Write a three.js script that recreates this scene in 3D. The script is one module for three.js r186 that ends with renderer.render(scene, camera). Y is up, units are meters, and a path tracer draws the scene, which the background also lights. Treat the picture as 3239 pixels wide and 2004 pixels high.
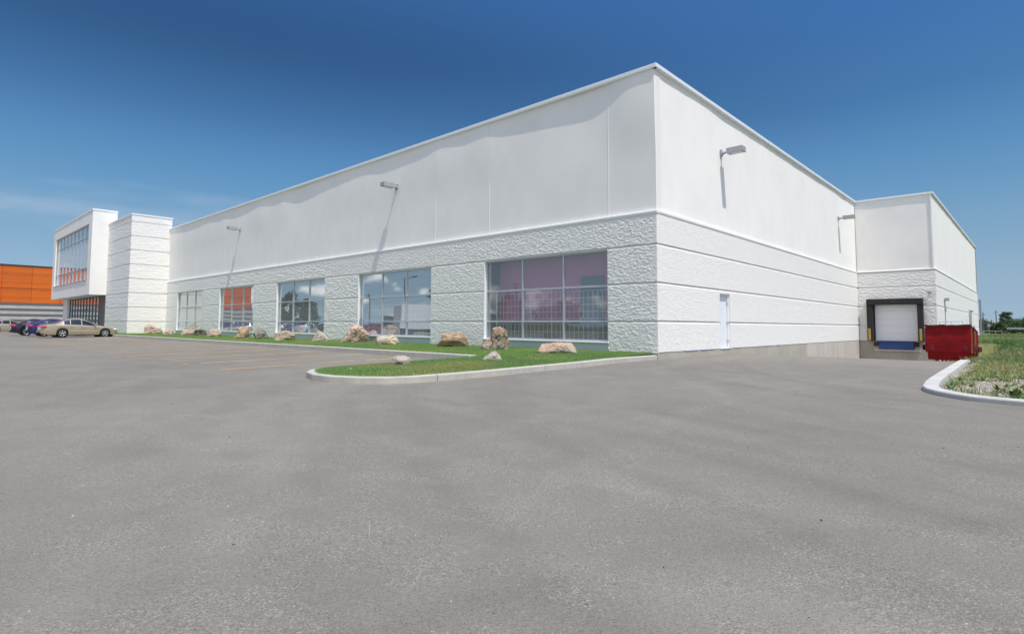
import * as THREE from 'three';
import { mergeGeometries } from 'three/addons/utils/BufferGeometryUtils.js';

// ---------------------------------------------------------------- camera, sky, sun, exposure
const scene = new THREE.Scene();
const renderer = new THREE.WebGLRenderer({ antialias: true });
renderer.toneMapping = THREE.LinearToneMapping;
renderer.toneMappingExposure = 1.36;
renderer.shadowMap.enabled = true;
const camera = new THREE.PerspectiveCamera(58.05, 3239 / 2004, 0.1, 4000);
{
  const yaw = 0.7614, pitch = 0.0634, roll = 0.0060;
  camera.position.set(8.611, 1.023, 16.386);
  camera.lookAt(8.611 - Math.sin(yaw) * Math.cos(pitch), 1.023 + Math.sin(pitch), 16.386 - Math.cos(yaw) * Math.cos(pitch));
  camera.rotateZ(roll);
  camera.setViewOffset(3239, 2004, 52.9, 87.4, 3239, 2004);
}
const SUN = new THREE.Vector3(0.44, 1, 0.130).normalize();
const sun = new THREE.DirectionalLight(new THREE.Color().setRGB(1, 0.93, 0.82), 3.0);
sun.position.copy(SUN).multiplyScalar(120);
sun.target.position.set(0, 0, 0);
sun.castShadow = true;
Object.assign(sun.shadow.camera, { left: -110, right: 60, top: 80, bottom: -80, near: 1, far: 320 });
sun.shadow.mapSize.set(4096, 4096);
scene.add(sun, sun.target);

// ---------------------------------------------------------------- noise
function rng(seed) { let a = seed >>> 0; return () => { a = (a + 0x6D2B79F5) | 0; let t = Math.imul(a ^ (a >>> 15), 1 | a); t = (t + Math.imul(t ^ (t >>> 7), 61 | t)) ^ t; return ((t ^ (t >>> 14)) >>> 0) / 4294967296; }; }
const HASH = new Float32Array(65536); { const r = rng(11); for (let i = 0; i < 65536; i++) HASH[i] = r(); }
const h2 = (x, y) => HASH[(Math.imul(x, 73856093) ^ Math.imul(y, 19349663)) >>> 3 & 65535];
const h3 = (x, y, z) => HASH[(Math.imul(x, 73856093) ^ Math.imul(y, 19349663) ^ Math.imul(z, 83492791)) >>> 3 & 65535];
const sm = (t) => t * t * (3 - 2 * t);
function vn2(x, y) {
  const i = Math.floor(x), j = Math.floor(y), u = sm(x - i), v = sm(y - j);
  const a = h2(i, j), b = h2(i + 1, j), c = h2(i, j + 1), d = h2(i + 1, j + 1);
  return a + (b - a) * u + (c - a) * v + (a - b - c + d) * u * v;
}
function vn2w(x, y, px, py) { // tiling
  const i = Math.floor(x), j = Math.floor(y), u = sm(x - i), v = sm(y - j), m = (k, p) => ((k % p) + p) % p;
  const i0 = m(i, px), i1 = m(i + 1, px), j0 = m(j, py), j1 = m(j + 1, py);
  const a = h2(i0, j0), b = h2(i1, j0), c = h2(i0, j1), d = h2(i1, j1);
  return a + (b - a) * u + (c - a) * v + (a - b - c + d) * u * v;
}
function vn3(x, y, z) {
  const i = Math.floor(x), j = Math.floor(y), k = Math.floor(z), u = sm(x - i), v = sm(y - j), w = sm(z - k);
  const L = (a, b, t) => a + (b - a) * t;
  return L(L(L(h3(i, j, k), h3(i + 1, j, k), u), L(h3(i, j + 1, k), h3(i + 1, j + 1, k), u), v), L(L(h3(i, j, k + 1), h3(i + 1, j, k + 1), u), L(h3(i, j + 1, k + 1), h3(i + 1, j + 1, k + 1), u), v), w);
}
const fbm2 = (x, y, o = 4) => { let s = 0, a = 0.5, n = 0; for (let i = 0; i < o; i++) { s += a * vn2(x, y); n += a; a *= 0.5; x = x * 2.03 + 17.1; y = y * 2.01 + 9.7; } return s / n; };
const fbm3 = (x, y, z, o = 4) => { let s = 0, a = 0.5, n = 0; for (let i = 0; i < o; i++) { s += a * vn3(x, y, z); n += a; a *= 0.5; x = x * 2.03 + 17.1; y = y * 2.01 + 9.7; z = z * 2.02 + 3.3; } return s / n; };
const sst = (a, b, x) => { const t = Math.min(1, Math.max(0, (x - a) / (b - a))); return t * t * (3 - 2 * t); };
const mix = (a, b, t) => a + (b - a) * t;
const clamp = (x, a = 0, b = 1) => Math.min(b, Math.max(a, x));
function lut(pts) { return (x) => { if (x <= pts[0][0]) return pts[0][1]; for (let i = 1; i < pts.length; i++) if (x <= pts[i][0]) { const [a, ya] = pts[i - 1], [b, yb] = pts[i]; return ya + (yb - ya) * (x - a) / (b - a); } return pts[pts.length - 1][1]; }; }
function slut(pts) { // smooth
  const n = pts.length;
  return (x) => {
    if (x <= pts[0][0]) return pts[0][1]; if (x >= pts[n - 1][0]) return pts[n - 1][1];
    let i = 1; while (x > pts[i][0]) i++;
    const p0 = pts[Math.max(0, i - 2)], p1 = pts[i - 1], p2 = pts[i], p3 = pts[Math.min(n - 1, i + 1)], d = p2[0] - p1[0], t = (x - p1[0]) / d;
    const m1 = (p2[1] - p0[1]) / (p2[0] - p0[0]) * d, m2 = (p3[1] - p1[1]) / (p3[0] - p1[0]) * d, t2 = t * t, t3 = t2 * t;
    return (2 * t3 - 3 * t2 + 1) * p1[1] + (t3 - 2 * t2 + t) * m1 + (-2 * t3 + 3 * t2) * p2[1] + (t3 - t2) * m2;
  };
}

// ---------------------------------------------------------------- the sky: clear deep blue, paler low down, a few thin and small clouds near the horizon, plus a white veil out of view, brightened as fill
{
  const W = 2048, H = 1024, d = new Float32Array(W * H * 4);
  const R = lut([[0, 0.34], [4, 0.28], [7, 0.222], [12, 0.135], [15, 0.102], [19, 0.070], [25, 0.054], [30, 0.048], [45, 0.040], [90, 0.036]]);
  const G = lut([[0, 0.455], [4, 0.42], [7, 0.38], [12, 0.305], [15, 0.258], [19, 0.20], [25, 0.165], [30, 0.15], [45, 0.125], [90, 0.11]]);
  const B = lut([[0, 0.55], [4, 0.545], [7, 0.53], [12, 0.505], [15, 0.475], [19, 0.42], [25, 0.395], [30, 0.38], [45, 0.34], [90, 0.31]]);
  for (let j = 0; j < H; j++) {
    const el = ((j + 0.5) / H - 0.5) * Math.PI, e = el * 180 / Math.PI, ce = Math.cos(el), se = Math.sin(el);
    const r0 = 0.945 * R(Math.max(0, e)), g0 = 0.955 * G(Math.max(0, e)), b0 = 0.985 * B(Math.max(0, e));
    for (let i = 0; i < W; i++) {
      const az = ((i + 0.5) / W - 0.5) * 2 * Math.PI, x = ce * Math.cos(az), z = ce * Math.sin(az);
      const cg = x * SUN.x + se * SUN.y + z * SUN.z;
      // scattering: darker at right angles to the sun, brighter towards it
      const ph = (0.80 - 0.36 * Math.exp(-(((cg + 0.03) / 0.17) ** 2)) * sst(13, 28, e)) + 0.55 * cg * cg + 1.6 * Math.pow(Math.max(0, cg), 10) + 4 * Math.pow(Math.max(0, cg), 70);
      const wh = 0.30 * Math.pow(Math.max(0, cg), 7);
      let r = (r0 + wh * 0.8) * ph, g = (g0 + wh * 0.85) * ph, b = (b0 + wh * 0.9) * ph;
      if (e > 0 && e < 75) {
        const px = Math.cos(az) * 4, pz = Math.sin(az) * 4;
        // thin streaks, mostly towards -x
        const st = fbm3(px * 1.2 + 5, e * 0.55, pz * 1.2, 5), west = sst(0.80, 1.0, -Math.cos(az) * 0.97 - Math.sin(az) * 0.02);
        const c1 = sst(0.42, 0.72, st) * sst(3, 6, e) * (1 - sst(9, 15, e)) * (0.1 + 0.9 * west) * 0.18;
        // small cumulus far off in the south (behind the camera)
        const south = sst(-0.05, 0.5, Math.sin(az));
        const cu = fbm3(px * 6, e * 0.9, pz * 6, 5) - 0.06 * Math.max(0, e - 3.6);
        const c2 = sst(0.47, 0.58, cu) * sst(0.6, 1.6, e) * south * 0.9;
        const away = sst(-0.15, 0.75, Math.cos(az) * 0.69 + Math.sin(az) * 0.724), veil = fbm3(px * 1.4, e * 0.09, pz * 1.4 + 9, 4), c3 = (0.35 + 0.55 * sst(0.3, 0.75, veil)) * away * (1 - sst(35, 75, e));  // white veil behind the camera, made brighter to add fill on the shaded walls
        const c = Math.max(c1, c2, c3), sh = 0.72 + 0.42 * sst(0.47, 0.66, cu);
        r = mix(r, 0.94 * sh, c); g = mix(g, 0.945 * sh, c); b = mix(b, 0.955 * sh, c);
      }
      const o = (j * W + i) * 4; d[o] = r; d[o + 1] = g; d[o + 2] = b; d[o + 3] = 1;
    }
  }
  const t = new THREE.DataTexture(d, W, H, THREE.RGBAFormat, THREE.FloatType);
  t.mapping = THREE.EquirectangularReflectionMapping; t.magFilter = THREE.LinearFilter; t.minFilter = THREE.LinearFilter; t.needsUpdate = true;
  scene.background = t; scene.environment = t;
}

// ---------------------------------------------------------------- helpers
const taken = new Map();
function numbered(name) { const n = taken.get(name) ?? 0; taken.set(name, n + 1); return n ? name + '_' + String(n).padStart(3, '0') : name; }
function shade(o) { o.castShadow = true; o.receiveShadow = true; return o; }
function obj(name, geo, m, parent) {
  const g = Array.isArray(geo) ? (geo.length === 1 ? geo[0] : mergeGeometries(geo.map((q) => { const r = q.index ? q.toNonIndexed() : q; for (const k of Object.keys(r.attributes)) if (!['position', 'normal', 'uv'].includes(k)) r.deleteAttribute(k); return r; }))) : geo;
  const o = shade(new THREE.Mesh(g, m)); o.name = parent ? name : numbered(name); (parent ?? scene).add(o); return o;
}
function thing(name, label, category, group, pos = [0, 0, 0], turn = 0) {
  const o = new THREE.Group(); o.name = numbered(name); scene.add(o); o.position.set(...pos); o.rotation.y = turn; o.userData = { label, category }; if (group) o.userData.group = group; return o;
}
function tag(o, label, category, group, kind) { o.userData = { label, category }; if (group) o.userData.group = group; if (kind) o.userData.kind = kind; return o; }
function part(name, parent) { const o = new THREE.Group(); o.name = name; parent.add(o); return o; }
// a box with uv in metres
function box(x0, x1, y0, y1, z0, z1) {
  const g = new THREE.BoxGeometry(x1 - x0, y1 - y0, z1 - z0); g.translate((x0 + x1) / 2, (y0 + y1) / 2, (z0 + z1) / 2);
  return metreUV(g);
}
function metreUV(g) {
  const p = g.attributes.position, n = g.attributes.normal, uv = new Float32Array(p.count * 2);
  for (let i = 0; i < p.count; i++) {
    const ax = Math.abs(n.getX(i)), ay = Math.abs(n.getY(i)), az = Math.abs(n.getZ(i));
    if (ay >= ax && ay >= az) { uv[2 * i] = p.getX(i); uv[2 * i + 1] = p.getZ(i); } else if (ax >= az) { uv[2 * i] = -p.getZ(i); uv[2 * i + 1] = p.getY(i); } else { uv[2 * i] = p.getX(i); uv[2 * i + 1] = p.getY(i); }
  }
  g.setAttribute('uv', new THREE.BufferAttribute(uv, 2)); return g;
}
function cyl(a, b, r0, r1 = r0, seg = 10) { // tapered rod from a to b
  const A = new THREE.Vector3(...a), B = new THREE.Vector3(...b), d = B.clone().sub(A), L = d.length();
  const g = new THREE.CylinderGeometry(r1, r0, L, seg, 1); g.translate(0, L / 2, 0);
  g.applyQuaternion(new THREE.Quaternion().setFromUnitVectors(new THREE.Vector3(0, 1, 0), d.normalize())); g.translate(A.x, A.y, A.z); return g;
}
function chamferBox(x0, x1, y0, y1, z0, z1, c) { // box with its twelve edges cut
  const s = new THREE.Shape(), w = x1 - x0 - 2 * c, h = y1 - y0 - 2 * c; s.moveTo(0, 0); s.lineTo(w, 0); s.lineTo(w, h); s.lineTo(0, h); s.closePath();
  const g = new THREE.ExtrudeGeometry(s, { depth: z1 - z0 - 2 * c, bevelEnabled: true, bevelThickness: c, bevelSize: c, bevelSegments: 1, steps: 1, curveSegments: 1 });
  g.translate(x0 + c, y0 + c, z0 + c); return metreUV(g);
}
function grid(nu, nv, f, uvf, flip) { // f(i, j) -> [x, y, z]
  const P = new Float32Array(nu * nv * 3), U = new Float32Array(nu * nv * 2), I = [];
  for (let j = 0; j < nv; j++) for (let i = 0; i < nu; i++) { const k = j * nu + i, p = f(i, j), q = uvf ? uvf(p, i, j) : [p[0], p[1]]; P.set(p, k * 3); U.set(q, k * 2); }
  for (let j = 0; j < nv - 1; j++) for (let i = 0; i < nu - 1; i++) { const a = j * nu + i, b = a + 1, c = a + nu, d = c + 1; if (flip) I.push(a, c, b, b, c, d); else I.push(a, b, c, b, d, c); }
  const g = new THREE.BufferGeometry(); g.setAttribute('position', new THREE.BufferAttribute(P, 3)); g.setAttribute('uv', new THREE.BufferAttribute(U, 2)); g.setIndex(I); g.computeVertexNormals(); return g;
}
// ---------------------------------------------------------------- textures
function dataTex(n, m, f, srgb) { // f(x, y) -> [r, g, b] 0..1
  const d = new Uint8Array(n * m * 4);
  for (let y = 0; y < m; y++) for (let x = 0; x < n; x++) { const c = f(x, y), o = (y * n + x) * 4; d[o] = clamp(c[0]) * 255; d[o + 1] = clamp(c[1]) * 255; d[o + 2] = clamp(c[2]) * 255; d[o + 3] = 255; }
  const t = new THREE.DataTexture(d, n, m, THREE.RGBAFormat); t.wrapS = t.wrapT = THREE.RepeatWrapping; t.magFilter = THREE.LinearFilter; t.minFilter = THREE.LinearMipmapLinearFilter; t.generateMipmaps = true; if (srgb) t.colorSpace = THREE.SRGBColorSpace; t.needsUpdate = true; return t;
}
const rep = (t, x, y = x) => { const c = t.clone(); c.repeat.set(x, y); c.needsUpdate = true; return c; };
const lin2s = (v) => (v <= 0.0031308 ? v * 12.92 : 1.055 * Math.pow(v, 1 / 2.4) - 0.055);
const S3 = (r, g, b) => [lin2s(r), lin2s(g), lin2s(b)];
const mat = (r, g, b, rough = 0.7, extra = {}) => new THREE.MeshPhysicalMaterial({ color: new THREE.Color().setRGB(r, g, b), roughness: rough, metalness: 0, ...extra });
// ---------------------------------------------------------------- ground heights
const RAMP0 = -5.7, RAMP1 = -27.42;
const gz = (z) => -0.0165 * Math.max(0, z - 2) * sst(1, 4, z);
const inRamp = (x, z) => x > -0.5 && x < 7 && z < RAMP0;
function G(x, z) { // asphalt
  if (z < RAMP0 && x > -0.5) { const t = Math.min(1, (RAMP0 - z) / (RAMP0 - RAMP1)); return -1.03 * t * sst(0, 0.12, t + 0.03) ; }
  return Math.max(gz(z), -0.45);
}
// tiled fine asphalt: pale aggregate in a grey binder (6 m a side)
const AS = 2048;
const asphaltBump = new Float32Array(AS * AS);
const asphaltMap = dataTex(AS, AS, (x, y) => {
  const u = x / AS, v = y / AS;
  const coarse = vn2w(u * 11, v * 11, 11, 11) * 0.5 + vn2w(u * 29, v * 29, 29, 29) * 0.3 + vn2w(u * 71, v * 71, 71, 71) * 0.2;
  const s1 = vn2w(u * 420, v * 420, 420, 420), s2 = vn2w(u * 780 + 0.3, v * 780, 780, 780), s3 = h2(x, y + 7777);
  const expose = sst(0.42, 0.62, coarse);
  let a = 0.222 + 0.022 * (coarse - 0.5);
  a += (s2 - 0.5) * (0.06 + 0.04 * expose) + (s1 - 0.5) * (0.035 + 0.025 * expose) + (s3 - 0.5) * 0.04;
  if (s2 > 0.86 - 0.08 * expose && s1 > 0.45) a += 0.055 * expose + 0.03;
  if (s2 < 0.10 && s1 < 0.5) a -= 0.045;
  asphaltBump[y * AS + x] = 0.5 + (s2 - 0.5) * 0.7 + (s1 - 0.5) * 0.5;
  a = Math.max(0.03, a);
  const w = 0.985 + 0.03 * (s1 - 0.5);
  return S3(a * 1.05, a * 0.985 * w, a * 0.84 * w);
}, true);
const asphaltBumpMap = dataTex(AS, AS, (x, y) => { const h = asphaltBump[y * AS + x]; return [h, h, h]; });
const concreteMap = dataTex(1024, 1024, (x, y) => {
  const u = x / 1024, v = y / 1024;
  const a = vn2w(u * 6, v * 6, 6, 6) * 0.5 + vn2w(u * 17, v * 17, 17, 17) * 0.3 + vn2w(u * 47, v * 47, 47, 47) * 0.2, f = h2(x, y), p = vn2w(u * 200, v * 200, 200, 200);
  const k = 0.80 + 0.30 * (a - 0.5) + 0.10 * (f - 0.5) + 0.10 * (p - 0.5) - (p > 0.9 && f > 0.4 ? 0.14 : 0);
  return [k, k * 0.995, k * (0.97 + 0.02 * a)];
});
const concreteBump = dataTex(512, 512, (x, y) => { const u = x / 512, v = y / 512, h = 0.5 + 0.3 * (vn2w(u * 120, v * 120, 120, 120) - 0.5) + 0.3 * (vn2w(u * 40, v * 40, 40, 40) - 0.5) + 0.25 * (h2(x, y) - 0.5); return [h, h, h]; });
const M = {};
M.asphalt = mat(1, 1, 1, 0.92, { map: rep(asphaltMap, 1 / 4.3), bumpMap: rep(asphaltBumpMap, 1 / 4.3), bumpScale: 0.0035, vertexColors: true, specularIntensity: 0.5 });
M.kerb = mat(0.60, 0.575, 0.52, 0.9, { map: rep(concreteMap, 0.5), bumpMap: rep(concreteBump, 1), bumpScale: 0.004 });
M.kerbNew = mat(0.63, 0.62, 0.59, 0.9, { map: rep(concreteMap, 0.5), bumpMap: rep(concreteBump, 1), bumpScale: 0.004 });
M.foundation = mat(0.52, 0.49, 0.43, 0.9, { map: rep(concreteMap, 0.33), bumpMap: rep(concreteBump, 0.7), bumpScale: 0.006 });
M.foundationNew = mat(0.64, 0.60, 0.55, 0.9, { map: rep(concreteMap, 0.33), bumpMap: rep(concreteBump, 0.7), bumpScale: 0.006 });

function axis(breaks) { // [[from, step], ..., [to]]
  const out = []; for (let i = 0; i < breaks.length - 1; i++) { const [a, st] = breaks[i], b = breaks[i + 1][0], n = Math.max(1, Math.round((b - a) / st)); for (let k = 0; k < n; k++) out.push(a + (b - a) * k / n); } out.push(breaks[breaks.length - 1][0]); return out;
}
// long pale scuffs and darker tyre arcs, drawn into the vertex colours as worn matter with outlines of their own
const scuffs = []; {
  const r = rng(41);
  for (let i = 0; i < 46; i++) { const x = -8 + r() * 22, z = 1 + r() * 15, a = r() * Math.PI, L = 0.4 + r() * 2.2; scuffs.push([x, z, Math.cos(a), Math.sin(a), L, 0.025 + r() * 0.05, (r() - 0.35) * 0.22, (r() - 0.5) * 0.3]); }
}
// pairs of tyre tracks that sweep from the lane towards the dock and the bays: [centre, radius, from, to, strength]
const tracks = [[16, -6, 14.2, 1.9, 3.3, -0.085], [14.5, -7.5, 15.6, 1.8, 3.2, -0.07], [-2, 34, 22.5, -1.5, -0.2, -0.07], [0.5, 36, 26.2, -1.7, -0.3, -0.06], [20, 20, 13.5, 2.0, 4.2, -0.06], [-14, 2, 14.4, 0.2, 1.6, -0.06], [24, 8, 19.5, 1.9, 3.9, 0.05], [3, -9, 22.6, 0.9, 2.0, 0.05]];
function wear(x, z) {
  let k = 0.90 + 0.20 * (fbm2(x * 0.30 + 3, z * 0.30, 4) - 0.5) + 0.10 * (fbm2(x * 1.3, z * 1.3 + 40, 4) - 0.5);
  // wheel paths sweeping round the island towards the dock
  const rr = Math.hypot(x - 14, z + 2) + 1.2 * (vn2(x * 0.3, z * 0.3) - 0.5), w = fbm2(rr * 2.2, 7.7 + 0.02 * x, 3);
  k += 0.19 * (w - 0.5);
  const st = fbm2(x * 0.25 + z * 0.12, z * 3.1 - x * 1.2, 4); k += 0.10 * (st - 0.5);
  const dust = sst(0.58, 0.78, fbm2(x * 0.8 - 20, z * 0.8 + 5, 5)); k += 0.08 * dust * vn2(x * 9, z * 9);
  for (const [cx, cz, R, a0, a1, s] of tracks) { const dx = x - cx, dz = z - cz, d = Math.hypot(dx, dz) + 0.25 * (vn2(x * 0.4, z * 0.4 + R) - 0.5) - R; if (Math.abs(d) > 1.2) continue; let a = Math.atan2(dz, dx); if (a < a0) a += 6.28318; if (a > a1) continue; const e = Math.min(Math.abs(d + 0.75), Math.abs(d - 0.75)); k += s * sst(0.17, 0.05, e) * (0.25 + 0.95 * fbm2(x * 2.1 + R, z * 2.1, 3)) * sst(0, 0.25, a - a0) * sst(0, 0.25, a1 - a); }
  for (const s of scuffs) { const dx = x - s[0], dz = z - s[1]; if (dx * dx + dz * dz > 9) continue; const t = dx * s[2] + dz * s[3], n = -dx * s[3] + dz * s[2] - s[7] * t * t; if (Math.abs(t) < s[4] && Math.abs(n) < s[5] * 2) k += s[6] * (1 - Math.abs(t) / s[4]) * Math.max(0, 1 - Math.abs(n) / (2 * s[5])) * (0.4 + 1.2 * vn2(x * 14, z * 14)); }
  return k;
}
function asphaltGrid(xs, zs) {
  const g = grid(xs.length, zs.length, (i, j) => [xs[i], G(xs[i], zs[j]) + 0.004 * (vn2(xs[i] * 0.9, zs[j] * 0.9) - 0.5), zs[j]], (p) => [p[0], p[2]], true);
  const c = new Float32Array(xs.length * zs.length * 3);
  for (let j = 0; j < zs.length; j++) for (let i = 0; i < xs.length; i++) { const k = wear(xs[i], zs[j]), w = 0.02 * (fbm2(xs[i] * 0.5, zs[j] * 0.5 + 90, 3) - 0.5); c.set([k * (1 + w), k, k * (1 - w)], (j * xs.length + i) * 3); }
  g.setAttribute('color', new THREE.BufferAttribute(c, 3)); return g;
}
{
  const lot = new THREE.Group(); lot.name = 'asphalt_lot'; lot.userData = { kind: 'structure', label: 'worn grey asphalt of the parking lot and loading ramp', category: 'asphalt' }; scene.add(lot);
  const xa = axis([[-140, 8], [-60, 1.5], [-16, 0.4], [-6, 0.11], [7.05]]), za = axis([[-27.42, 0.6], [-7, 0.3], [1, 0.11], [16.5, 0.5], [24, 4], [64]]);
  obj('paving', asphaltGrid(xa, za), M.asphalt, lot);
  { const zk = lut([[7.05, 5.40], [8.2, 5.40], [9.0, 5.55], [12, 6.02], [20, 7.07], [40, 9.57], [70, 13.4]]), xb = axis([[7.05, 0.11], [14, 0.5], [24, 5], [70]]), zb = axis([[5.46, 0.11], [16.5, 0.5], [24, 4], [64]]), g = asphaltGrid(xb, zb), p = g.attributes.position, u = g.attributes.uv; for (let i = 0; i < p.count; i++) { const x = p.getX(i), z = p.getZ(i), k = zk(x) - 0.06, zz = 64 - (64 - z) * (64 - k) / (64 - 5.46); p.setXYZ(i, x, G(x, zz), zz); u.setXY(i, x, zz); } g.computeVertexNormals(); obj('paving', g, M.asphalt, lot); }
  // the wedge outside the rounded kerb corner
  const kz = lut([[3.0, 7.10], [4.0, 7.18], [4.5, 7.30], [4.82, 7.46], [5.1, 7.68], [5.3, 7.92], [5.40, 8.3], [5.46, 9.0]]);
  const g = grid(8, 14, (i, j) => { const z = 3.0 + (5.339 - 3.0) * j / 13, x = 7.05 + (kz(z) - 7.05) * i / 7; return [x, G(x, z), z]; }, (p) => [p[0], p[2]], true);
  const c = new Float32Array(8 * 14 * 3); for (let i = 0; i < 112; i++) { const k = wear(g.attributes.position.getX(i), g.attributes.position.getZ(i)); c.set([k, k, k], i * 3); } g.setAttribute('color', new THREE.BufferAttribute(c, 3)); obj('paving', g, M.asphalt, lot);
}
// crumbs of tar, pale grit and long scratches on the paving, a few centimetres at most
{
  const r = rng(613), near = () => { const d = 2.6 + 15 * Math.pow(r(), 1.2), a = 0.76 + (r() - 0.5) * 1.5; return [8.6 - Math.sin(a) * d, 16.4 - Math.cos(a) * d]; };
  const inLot = (x, z) => (x < 6.6 || z > 5.6) && !(x < 0.2 && x > -3.9 && z < 10.6) && z > -5;
  const grit = (n, s0, s1, c, name, label) => {
    const o = new THREE.InstancedMesh(new THREE.IcosahedronGeometry(1, 0), mat(1, 1, 1, 0.9), n), d = new THREE.Object3D(), q = new THREE.Color(); o.name = numbered(name);
    for (let i = 0; i < n; i++) { let x, z; do { [x, z] = near(); } while (!inLot(x, z)); const s = mix(s0, s1, Math.pow(r(), 3)); d.position.set(x, G(x, z) + s * 0.15, z); d.rotation.set(r() * 3, r() * 6, r() * 3); d.scale.set(s * (1 + r()), s * 0.45, s); d.updateMatrix(); o.setMatrixAt(i, d.matrix); const v = 0.7 + 0.6 * r(); o.setColorAt(i, q.setRGB(c[0] * v, c[1] * v, c[2] * v)); }
    o.userData = { kind: 'stuff', label, category: 'grit' }; shade(o); scene.add(o);
  };
  grit(520, 0.002, 0.006, [0.38, 0.365, 0.34], 'pale_grit', 'pale grit and pebbles scattered loose over the asphalt');
  grit(70, 0.003, 0.010, [0.07, 0.068, 0.065], 'tar_crumbs', 'small dark crumbs of tar scattered over the asphalt');
  const gs = []; for (let k = 0; k < 60; k++) { let x, z; do { [x, z] = near(); } while (!inLot(x, z)); const a = k < 26 ? 0.55 + (r() - 0.5) * 0.35 : r() * 3.14, L = 0.12 + 0.5 * r() * r(), w = 0.0016 + 0.003 * r(), bx = Math.sin(a) * L, bz = Math.cos(a) * L, n = 5, cv = (r() - 0.5) * 0.15; gs.push(grid(2, n, (i, j) => { const t = j / (n - 1) - 0.5, xx = x + bx * t + cv * t * t * bz + (i - 0.5) * w * Math.cos(a) * (1 - 1.6 * Math.abs(t)), zz = z + bz * t - cv * t * t * bx - (i - 0.5) * w * Math.sin(a) * (1 - 1.6 * Math.abs(t)); return [xx, G(xx, zz) + 0.0045, zz]; }, (p) => [p[0], p[2]], true)); }
  const o = obj('scratch_marks', gs, mat(0.33, 0.32, 0.30, 0.95)); o.userData = { kind: 'stuff', label: 'thin pale scratches scored into the asphalt', category: 'scratches' };
}
// ---------------------------------------------------------------- kerbs, cast in lengths
function kerbRun(name, label, pts, width, height, m, every, sink = 0.12) {
  const root = new THREE.Group(); root.name = numbered(name); root.userData = { label, category: 'kerb', kind: 'structure' }; scene.add(root);
  // dense samples
  const P = []; let acc = 0;
  for (let i = 0; i < pts.length - 1; i++) { const [x0, z0] = pts[i], [x1, z1] = pts[i + 1], L = Math.hypot(x1 - x0, z1 - z0), n = Math.max(1, Math.ceil(L / 0.3)); for (let k = 0; k < n; k++) P.push([mix(x0, x1, k / n), mix(z0, z1, k / n)]); }
  P.push(pts[pts.length - 1]);
  const N = P.map((p, i) => { const a = P[Math.max(0, i - 1)], b = P[Math.min(P.length - 1, i + 1)], dx = b[0] - a[0], dz = b[1] - a[1], L = Math.hypot(dx, dz) || 1; return [dz / L, -dx / L]; });
  const prof = (p, n, s) => { // outer foot, outer face, rounded nose, top, inner
    const y = G(p[0] - n[0] * 0.03, p[1] - n[1] * 0.03), wob = 0.006 * (vn2(s * 0.9, 3.3) - 0.5), at = (o, h) => [p[0] + n[0] * o, y + h + (h > 0 ? wob : 0), p[1] + n[1] * o];
    return [at(0.004, -sink), at(0, height - 0.02), at(0.008, height - 0.006), at(0.022, height), at(width - 0.01, height + 0.004), at(width, height - 0.006), at(width + 0.005, -sink - 0.1)];
  };
  let seg = [], from = 0, s = 0;
  const flush = (end) => {
    if (seg.length < 2) return;
    const rows = seg, nu = rows[0].p.length;
    const pos = [], uv = [], idx = [];
    // duplicate edges for crisp faces
    for (let e = 0; e < nu - 1; e++) for (let r = 0; r < rows.length; r++) for (const k of [e, e + 1]) { pos.push(...rows[r].p[k]); uv.push(rows[r].s, k * 0.12 + e * 0.31); }
    for (let e = 0; e < nu - 1; e++) for (let r = 0; r < rows.length - 1; r++) { const a = (e * rows.length + r) * 2; idx.push(a, a + 1, a + 2, a + 1, a + 3, a + 2); }
    for (const r of [rows[0], rows[rows.length - 1]]) { const b = pos.length / 3; r.p.forEach((q) => { pos.push(...q); uv.push(q[0] + q[2], q[1]); }); for (let k = 1; k < nu - 1; k++) idx.push(b, b + k, b + k + 1); }
    const g = new THREE.BufferGeometry(); g.setAttribute('position', new THREE.Float32BufferAttribute(pos, 3)); g.setAttribute('uv', new THREE.Float32BufferAttribute(uv, 2)); g.setIndex(idx); g.computeVertexNormals();
    obj('kerb_length', g, m, root);
  };
  for (let i = 0; i < P.length; i++) {
    if (i) s += Math.hypot(P[i][0] - P[i - 1][0], P[i][1] - P[i - 1][1]);
    seg.push({ p: prof(P[i], N[i], s), s });
    if (s - from >= every && i < P.length - 1) { flush(); const t = 0.012 / Math.hypot(P[i + 1][0] - P[i][0], P[i + 1][1] - P[i][1]), q = [mix(P[i][0], P[i + 1][0], t), mix(P[i][1], P[i + 1][1], t)]; seg = [{ p: prof(q, N[i], s + 0.012), s: s + 0.012 }]; from = s; }
  }
  flush();
  return root;
}
const islandPath = [[-3.6, 4.36], [-3.62, 5.6], [-3.66, 7.4], [-3.66, 8.9], [-3.60, 9.45], [-3.38, 9.88], [-3.0, 10.16], [-2.4, 10.34], [-1.75, 10.34], [-1.15, 10.12], [-0.7, 9.75], [-0.40, 9.25], [-0.22, 8.5], [-0.12, 7.4], [-0.04, 5.3], [0.03, 2.5], [0.0, 0.06]];
kerbRun('parking_kerb', 'grey concrete kerb along the lawn under the front windows', [[-57, 4.40], [-40, 4.38], [-20, 4.36], [-3.74, 4.36]], 0.16, 0.170, M.kerb, 3.05);
kerbRun('island_kerb', 'pale concrete kerb curving round the grass island', islandPath, 0.16, 0.135, M.kerb, 3.05);
kerbRun('field_kerb', 'white new concrete kerb bounding the weedy gravel field', [[6.78, -6.9], [6.9, -2], [7.04, 3.2], [7.10, 4.1], [7.20, 4.5], [7.36, 4.82], [7.58, 5.10], [7.82, 5.30], [8.2, 5.43], [9.0, 5.58], [12, 6.05], [20, 7.1], [40, 9.6]], 0.22, 0.075, M.kerbNew, 4.2);

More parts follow.
